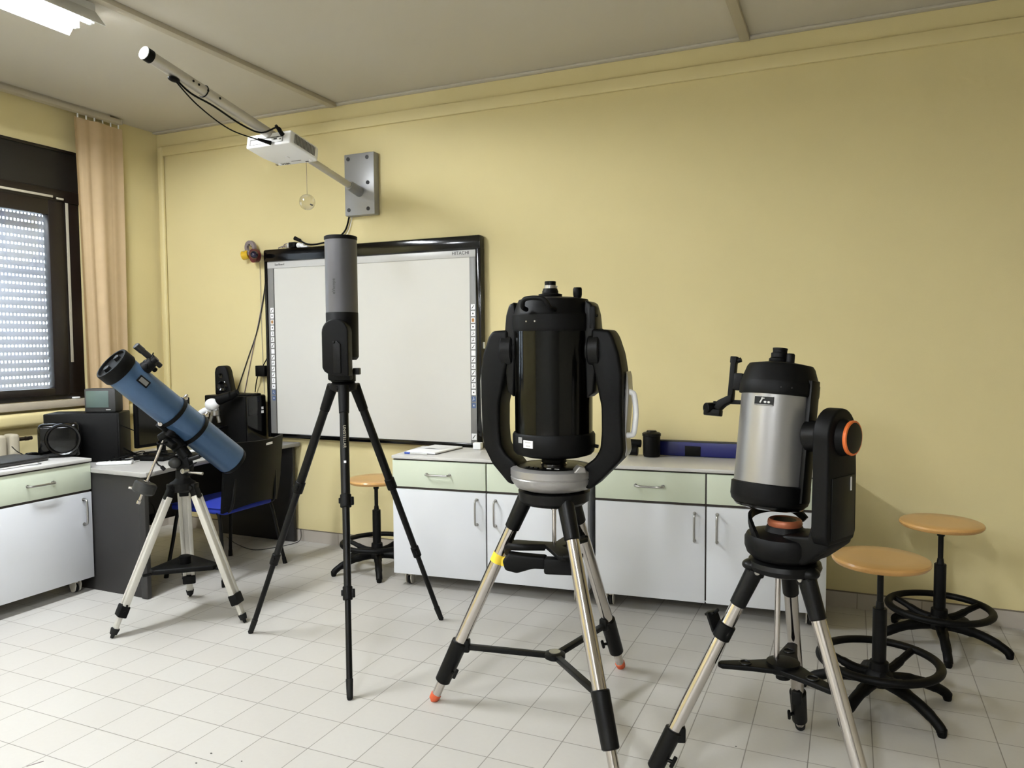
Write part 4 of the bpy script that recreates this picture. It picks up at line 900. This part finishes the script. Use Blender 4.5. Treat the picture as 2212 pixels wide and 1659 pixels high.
# ================================================================== TELESCOPE 1 : blue Newtonian on equatorial mount
C1 = Vector((-3.122, 2.849, 0)); t1 = thing('blue_telescope', 'blue tube telescope on an equatorial mount with pale tripod legs', 'telescope', C1)
feet = [Vector((-3.226, 2.510, 0))-C1, Vector((-3.360, 3.116, 0))-C1, Vector((-2.780, 2.921, 0))-C1]
Hc = Vector((.045, -.021, 0))
for k, f in enumerate(feet):
    dv = f-Hc; a = atan2(dv.y, dv.x); dr = Vector((cos(a), sin(a), 0)); tg = Vector((-sin(a), cos(a), 0)); A = Hc+dr*.055+Vector((0, 0, .690)); P = lambda s: A.lerp(f, s); ax = (f-A).normalized()
    m = MB()
    for s in (-1, 1): m.bar(P(.06)+tg*s*.0215, P(.80)+tg*s*.0215, .019, .028, .003, upv=dr)
    m.bar(P(.09), P(.79), .030, .016, .002, upv=dr); leg = m.build('leg', LEGW, t1)
    m = MB(); m.bar(P(-.02), P(.085), .048, .034, .006, upv=dr); m.cyl(A-tg*.035, A+tg*.035, .012, seg=16); m.build('leg_bracket', BLK, leg)
    m = MB(); m.bar(P(.785), P(.86), .066, .042, .005, upv=dr)
    for s in (-1, 1): m.cyl(P(.80+.02*s)+tg*.03, P(.80+.02*s)+tg*.036, .005, seg=10)
    m.build('leg_clamp', BLK, leg)
    m = MB(); m.bar(P(.84), P(.945), .032, .020, .002, upv=dr); m.cyl(P(.925)-tg*.02, P(.925)+tg*.02, .006, seg=10); m.build('inner_leg', LEGW, leg)
    m = MB(); m.cyl(P(.935), P(.975), .021, .017, seg=20, bev=.002); m.cyl(P(.972), f+Vector((0, 0, .002)), .0105, .0075, seg=16); m.build('foot', RUBB, leg)
zt = .285
m = MB(); P3 = []
for k, f in enumerate(feet):
    dv = f-Hc; dr = dv.normalized(); tg = Vector((-dr.y, dr.x, 0)); P3 += [(dr, tg)]
P3.sort(key=lambda q: atan2(q[0].y, q[0].x)); poly = []
for dr, tg in P3: poly += [Hc+dr*.165-tg*.025, Hc+dr*.165+tg*.025]
m.prism([(p.x, p.y) for p in poly], .026, TR((0, 0, zt)), .006); tr1 = m.build('accessory_tray', BLK, t1)
for dr, tg in P3: MB().bar(Hc+dr*.14+Vector((0, 0, zt-.008)), Hc+dr*.205+Vector((0, 0, zt-.012)), .022, .012, .003).build('tray_strut', BLK2, tr1)
m = MB(); m.lathe([(0, .0), (.028, .002), (.03, .05), (.02, .055), (0, .055)], TR((Hc.x, Hc.y, zt)), 24); m.build('tray_hub', BLK, tr1)
m = MB(TR(Hc)); m.lathe([(0, .665), (.04, .665), (.062, .680), (.062, .712), (.045, .722), (.034, .735), (.032, .775), (0, .775)], None, 36); 
for dr, tg in P3: m.bar(Vector((0, 0, .695))+dr*.02, Vector((0, 0, .692))+dr*.075, .05, .035, .006)
m.build('tripod_head', BLK, t1)
mt = MB(); mt.prism([(-.030, .745), (.035, .745), (.040, .79), (.030, .845), (.0, .86), (-.025, .84), (-.035, .79)], .050, TR((.050, -.012, 0)) @ RZ(24) @ XZ, .008)
mt.cyl((.062, -.004, .835), (-.005, -.030, .935), .030, .028, bev=.004); mt.cyl((.03, -.015, .88), (-.015, -.035, .945), .036, bev=.005)
mount = mt.build('equatorial_mount', BLK, t1)
m = MB(); m.ball((.036, -.060, .815), .032, (1, .9, .85)); m.build('azimuth_dome', DGREY, mount)
m = MB(); m.cyl((.078, -.020, .775), (.080, -.052, .775), .013, seg=20); m.torus((.080, -.053, .775), .011, .003, RX(90), 20, 8); m.build('latitude_bolt', STEEL, mount)
m = MB(); m.cyl((.075, -.02, .765), (.160, -.002, .760), .006, .008, seg=12); m.build('lock_lever', STEEL, mount)
m = MB(); m.cyl((.080, -.02, .79), (.125, -.005, .815), .0035, seg=10).cyl((.09, -.02, .83), (.13, .01, .845), .012, seg=14); m.build('slow_motion_knob', BLK2, mount)
m = MB(); a_ = Vector((-.012, -.055, .945)); b_ = Vector((.010, -.030, .990)); m.cyl(a_, b_, .034, .030, bev=.004); m.cyl((-.045, -.07, .93), (-.01, -.05, .96), .027, bev=.004); m.cyl((.0, -.08, .93), (.05, -.07, .90), .020, bev=.003)
m.torus((-.002, -.092, .925), .027, .004, RX(20), 28, 8); m.build('declination_housing', BLK, mount)
m = MB(); s0 = Vector((-.002, -.090, .930)); s1_ = Vector((-.078, -.178, .640)); m.cyl(s0, s1_, .0062, seg=16); m.cyl(s1_, s1_+(s1_-s0).normalized()*.018, .010, bev=.002, seg=16); shaft = m.build('counterweight_shaft', CHROME, t1)
w0 = s0.lerp(s1_, .70); w1 = s0.lerp(s1_, .88); m = MB(); m.cyl(w0, w1, .054, bev=.009, seg=40); wt = m.build('counterweight', DGREY, shaft)
m = MB(); m.cyl(w0-(w1-w0).normalized()*.010, w0, .014, seg=18, bev=.003); q = w0.lerp(w1, .5); m.cyl(q+Vector((-.036, -.03, 0)), q+Vector((-.055, -.046, .006)), .007, seg=12); m.build('weight_screw', CHROME, wt)
m = MB(); m.tube(smooth_pts([(-.02, -.075, .935), (-.035, -.10, .87), (-.03, -.11, .82), (-.01, -.10, .80)], 6), .004, 8); m.cyl((-.01, -.10, .80), (.005, -.095, .785), .009, seg=12); m.build('slow_motion_cable', BLK2, mount)
# tube along its axis
B0 = Vector((-.080, -.309, 1.322)); B1 = Vector((.098, .269, .783)); L1 = (B1-B0).length; FT = frame_to(B0, B1)
m = MB(FT); m.lathe([(.07, .05), (.0815, .052), (.0815, L1-.012), (.078, L1-.004), (.07, L1)], None, 80); tb = m.build('optical_tube', BLUET, t1)
m = MB(FT); m.lathe([(0, .012), (.076, .012), (.078, .0), (.086, .0), (.0885, .006), (.0885, .055), (.085, .062), (.0815, .062)], None, 80); m.build('front_cap', BLK, t1)
# local frame of the tube: find direction facing the camera and upward
zt_ = (B1-B0).normalized(); tocam = Vector((.62, -.66, .35)); nrm = (tocam-zt_*tocam.dot(zt_)).normalized(); side = zt_.cross(nrm)   # side: to the upper right
if side.z < 0: side = -side
m = MB()
for (u_, v_) in ((-.032, .0), (.036, .012)):
    c = B0+side*u_+nrm*v_*0; m.cyl(c+zt_*.014, c-zt_*.004, .017, .015, seg=24, bev=.002)
m.build('cap_plug', BLK2, t1)
m = MB(FT); m.lathe([(.0, L1-.006), (.06, L1-.004), (.07, L1+.014), (.074, L1+.016), (.078, L1+.008), (.0805, L1-.004)], None, 64); m.build('mirror_cell', BLK, t1)
rings = []
for tpos in (.475, .655):
    c = B0+(B1-B0)*tpos*1.0
    m = MB(frame_to(c-zt_*.010, c+zt_*.010)); m.lathe([(.0815, 0), (.0875, 0), (.0875, .020), (.0815, .020)], None, 64); rg = m.build('tube_ring', BLK, t1)
    m = MB(); q = c+side*.090; m.box(q, (.02, .03, .016), .003); m.cyl(q+side*.004, q+side*.018, .009, seg=16, bev=.002); m.ball(q+side*.018, .009); m.build('ring_screw', CHROME, rg)
# saddle between rings, below the tube
c0 = B0+(B1-B0)*.45-side*.088; c1 = B0+(B1-B0)*.68-side*.088
m = MB(); m.bar(c0, c1, .036, .022, .004, upv=side); mid = c0.lerp(c1, .5); m.cyl(mid, Vector((.005, -.035, .965)), .040, .034, bev=.004); m.build('saddle_plate', BLK, t1)
m = MB(); q = c0+side*.01; m.cyl(q-zt_*.0+nrm*.01, q+nrm*.028-side*.01, .011, seg=16, bev=.002); m.build('saddle_screw', CHROME, t1)
# finder + focuser
fc = B0+zt_*.125
m = MB(); q = fc+side*.070+nrm*.030; e = (side*.9+nrm*.45).normalized(); m.cyl(q, q+e*.055, .032, .026, bev=.003); m.cyl(q+e*.03-zt_*.03, q+e*.03+zt_*.045, .012, seg=18, bev=.003); m.box(q+e*.02, (.05, .05, .03), .006); foc = m.build('focuser', BLK, t1)
m = MB(); m.cyl(q+e*.05, q+e*.078, .017, .016, seg=20, bev=.002); m.build('eyepiece_holder', BLK2, foc)
m = MB(); fz = fc+side*.105+nrm*.02-zt_*.06; m.cyl(fz+zt_*.045, fz+zt_*.065, .0125, bev=.002, seg=16); m.build('focus_screw', CHROME, foc)
F0 = Vector((-.025, -.215, 1.405)); F1 = Vector((.010, -.102, 1.300)); fd = (F1-F0).normalized()
m = MB(); m.cyl(F0, F0+fd*.045, .0175, .0165, bev=.002); m.cyl(F0+fd*.04, F0+fd*.115, .0145, .0150, seg=20); m.cyl(F0+fd*.11, F1-fd*.022, .0095, .010, seg=18); m.cyl(F1-fd*.03, F1, .0125, bev=.002); fs = m.build('finder_scope', DGREY, t1)
q = F0+fd*.10; m = MB(); m.cyl(q-fd*.012, q+fd*.014, .020, seg=24, bev=.002); m.cyl(q+Vector((.005, 0, .015)), q+Vector((.012, 0, .030)), .003, seg=8); m.bar(q-Vector((0, 0, .01)), fc+side*.080, .018, .014, .003); m.build('finder_bracket', BLK, fs)
# name plate on the tube facing the camera
c = B0+zt_*.145+nrm*.082+side*.012
Mx = Matrix((zt_, side, zt_.cross(side))).transposed().to_4x4()
if (zt_.cross(side)).dot(nrm) < 0: pass
m = MB(); m.use(BLK); m.box(c, (.062, .036, .006), .003, Mx); m.use(BGREY); m.box(c+nrm*.0032, (.046, .022, .001), 0, Mx); m.build('name_plate', BLK, tb)

# ================================================================== FLOOR BITS
m = MB(); m.tube(smooth_pts([(-4.15, 4.20, .003), (-3.95, 4.08, .003), (-3.72, 4.00, .003), (-3.62, 4.10, .003), (-3.57, 4.24, .003), (-3.56, 4.30, .02), (-3.565, 4.31, .09)], 8), .0025, 6)
tag(m.build('floor_cable', DGREY), 'thin dark cable curving over the floor under the desk', 'cable')
m = MB(); m.tube(smooth_pts([(-4.15, 3.55, .26), (-4.10, 3.42, .30), (-4.02, 3.35, .36), (-4.08, 3.45, .42), (-4.18, 3.60, .33), (-4.24, 3.62, .22), (-4.22, 3.3, .15)], 8), .004, 8)
m.box((-4.15, 3.56, .27), (.05, .05, .07), .008)
tag(m.build('hanging_plug', BLK), 'black plug and cables dangling under the desk behind the pale leg', 'plug')
for (x, y, sx, lab) in ((-1.99, 1.915, .0042, 'dark speck nearest the tripod foot among the three floor specks'), (-1.99, 1.849, .0042, 'dark speck at the left front of the three floor specks'), (-1.857, 1.918, .003, 'smallest dark speck right of the other floor specks'), (-.343, 2.668, .003, 'lone dark speck between the two steel tripods')):
    m = MB(); m.ball((0, 0, .0015), .0015, (sx/.0015, sx*.7/.0015, 1), 12, 6); o = m.build('floor_speck', INK); o.location = (x, y, 0); tag(o, lab, 'speck', 'specks on the tiled floor')
m = MB(); m.bar((-2.50, 1.61, .0006), (-2.478, 1.655, .0006), .004, .001); tag(m.build('floor_scuff', TGREY), 'short grey scuff mark on the floor near the front left', 'scuff mark')
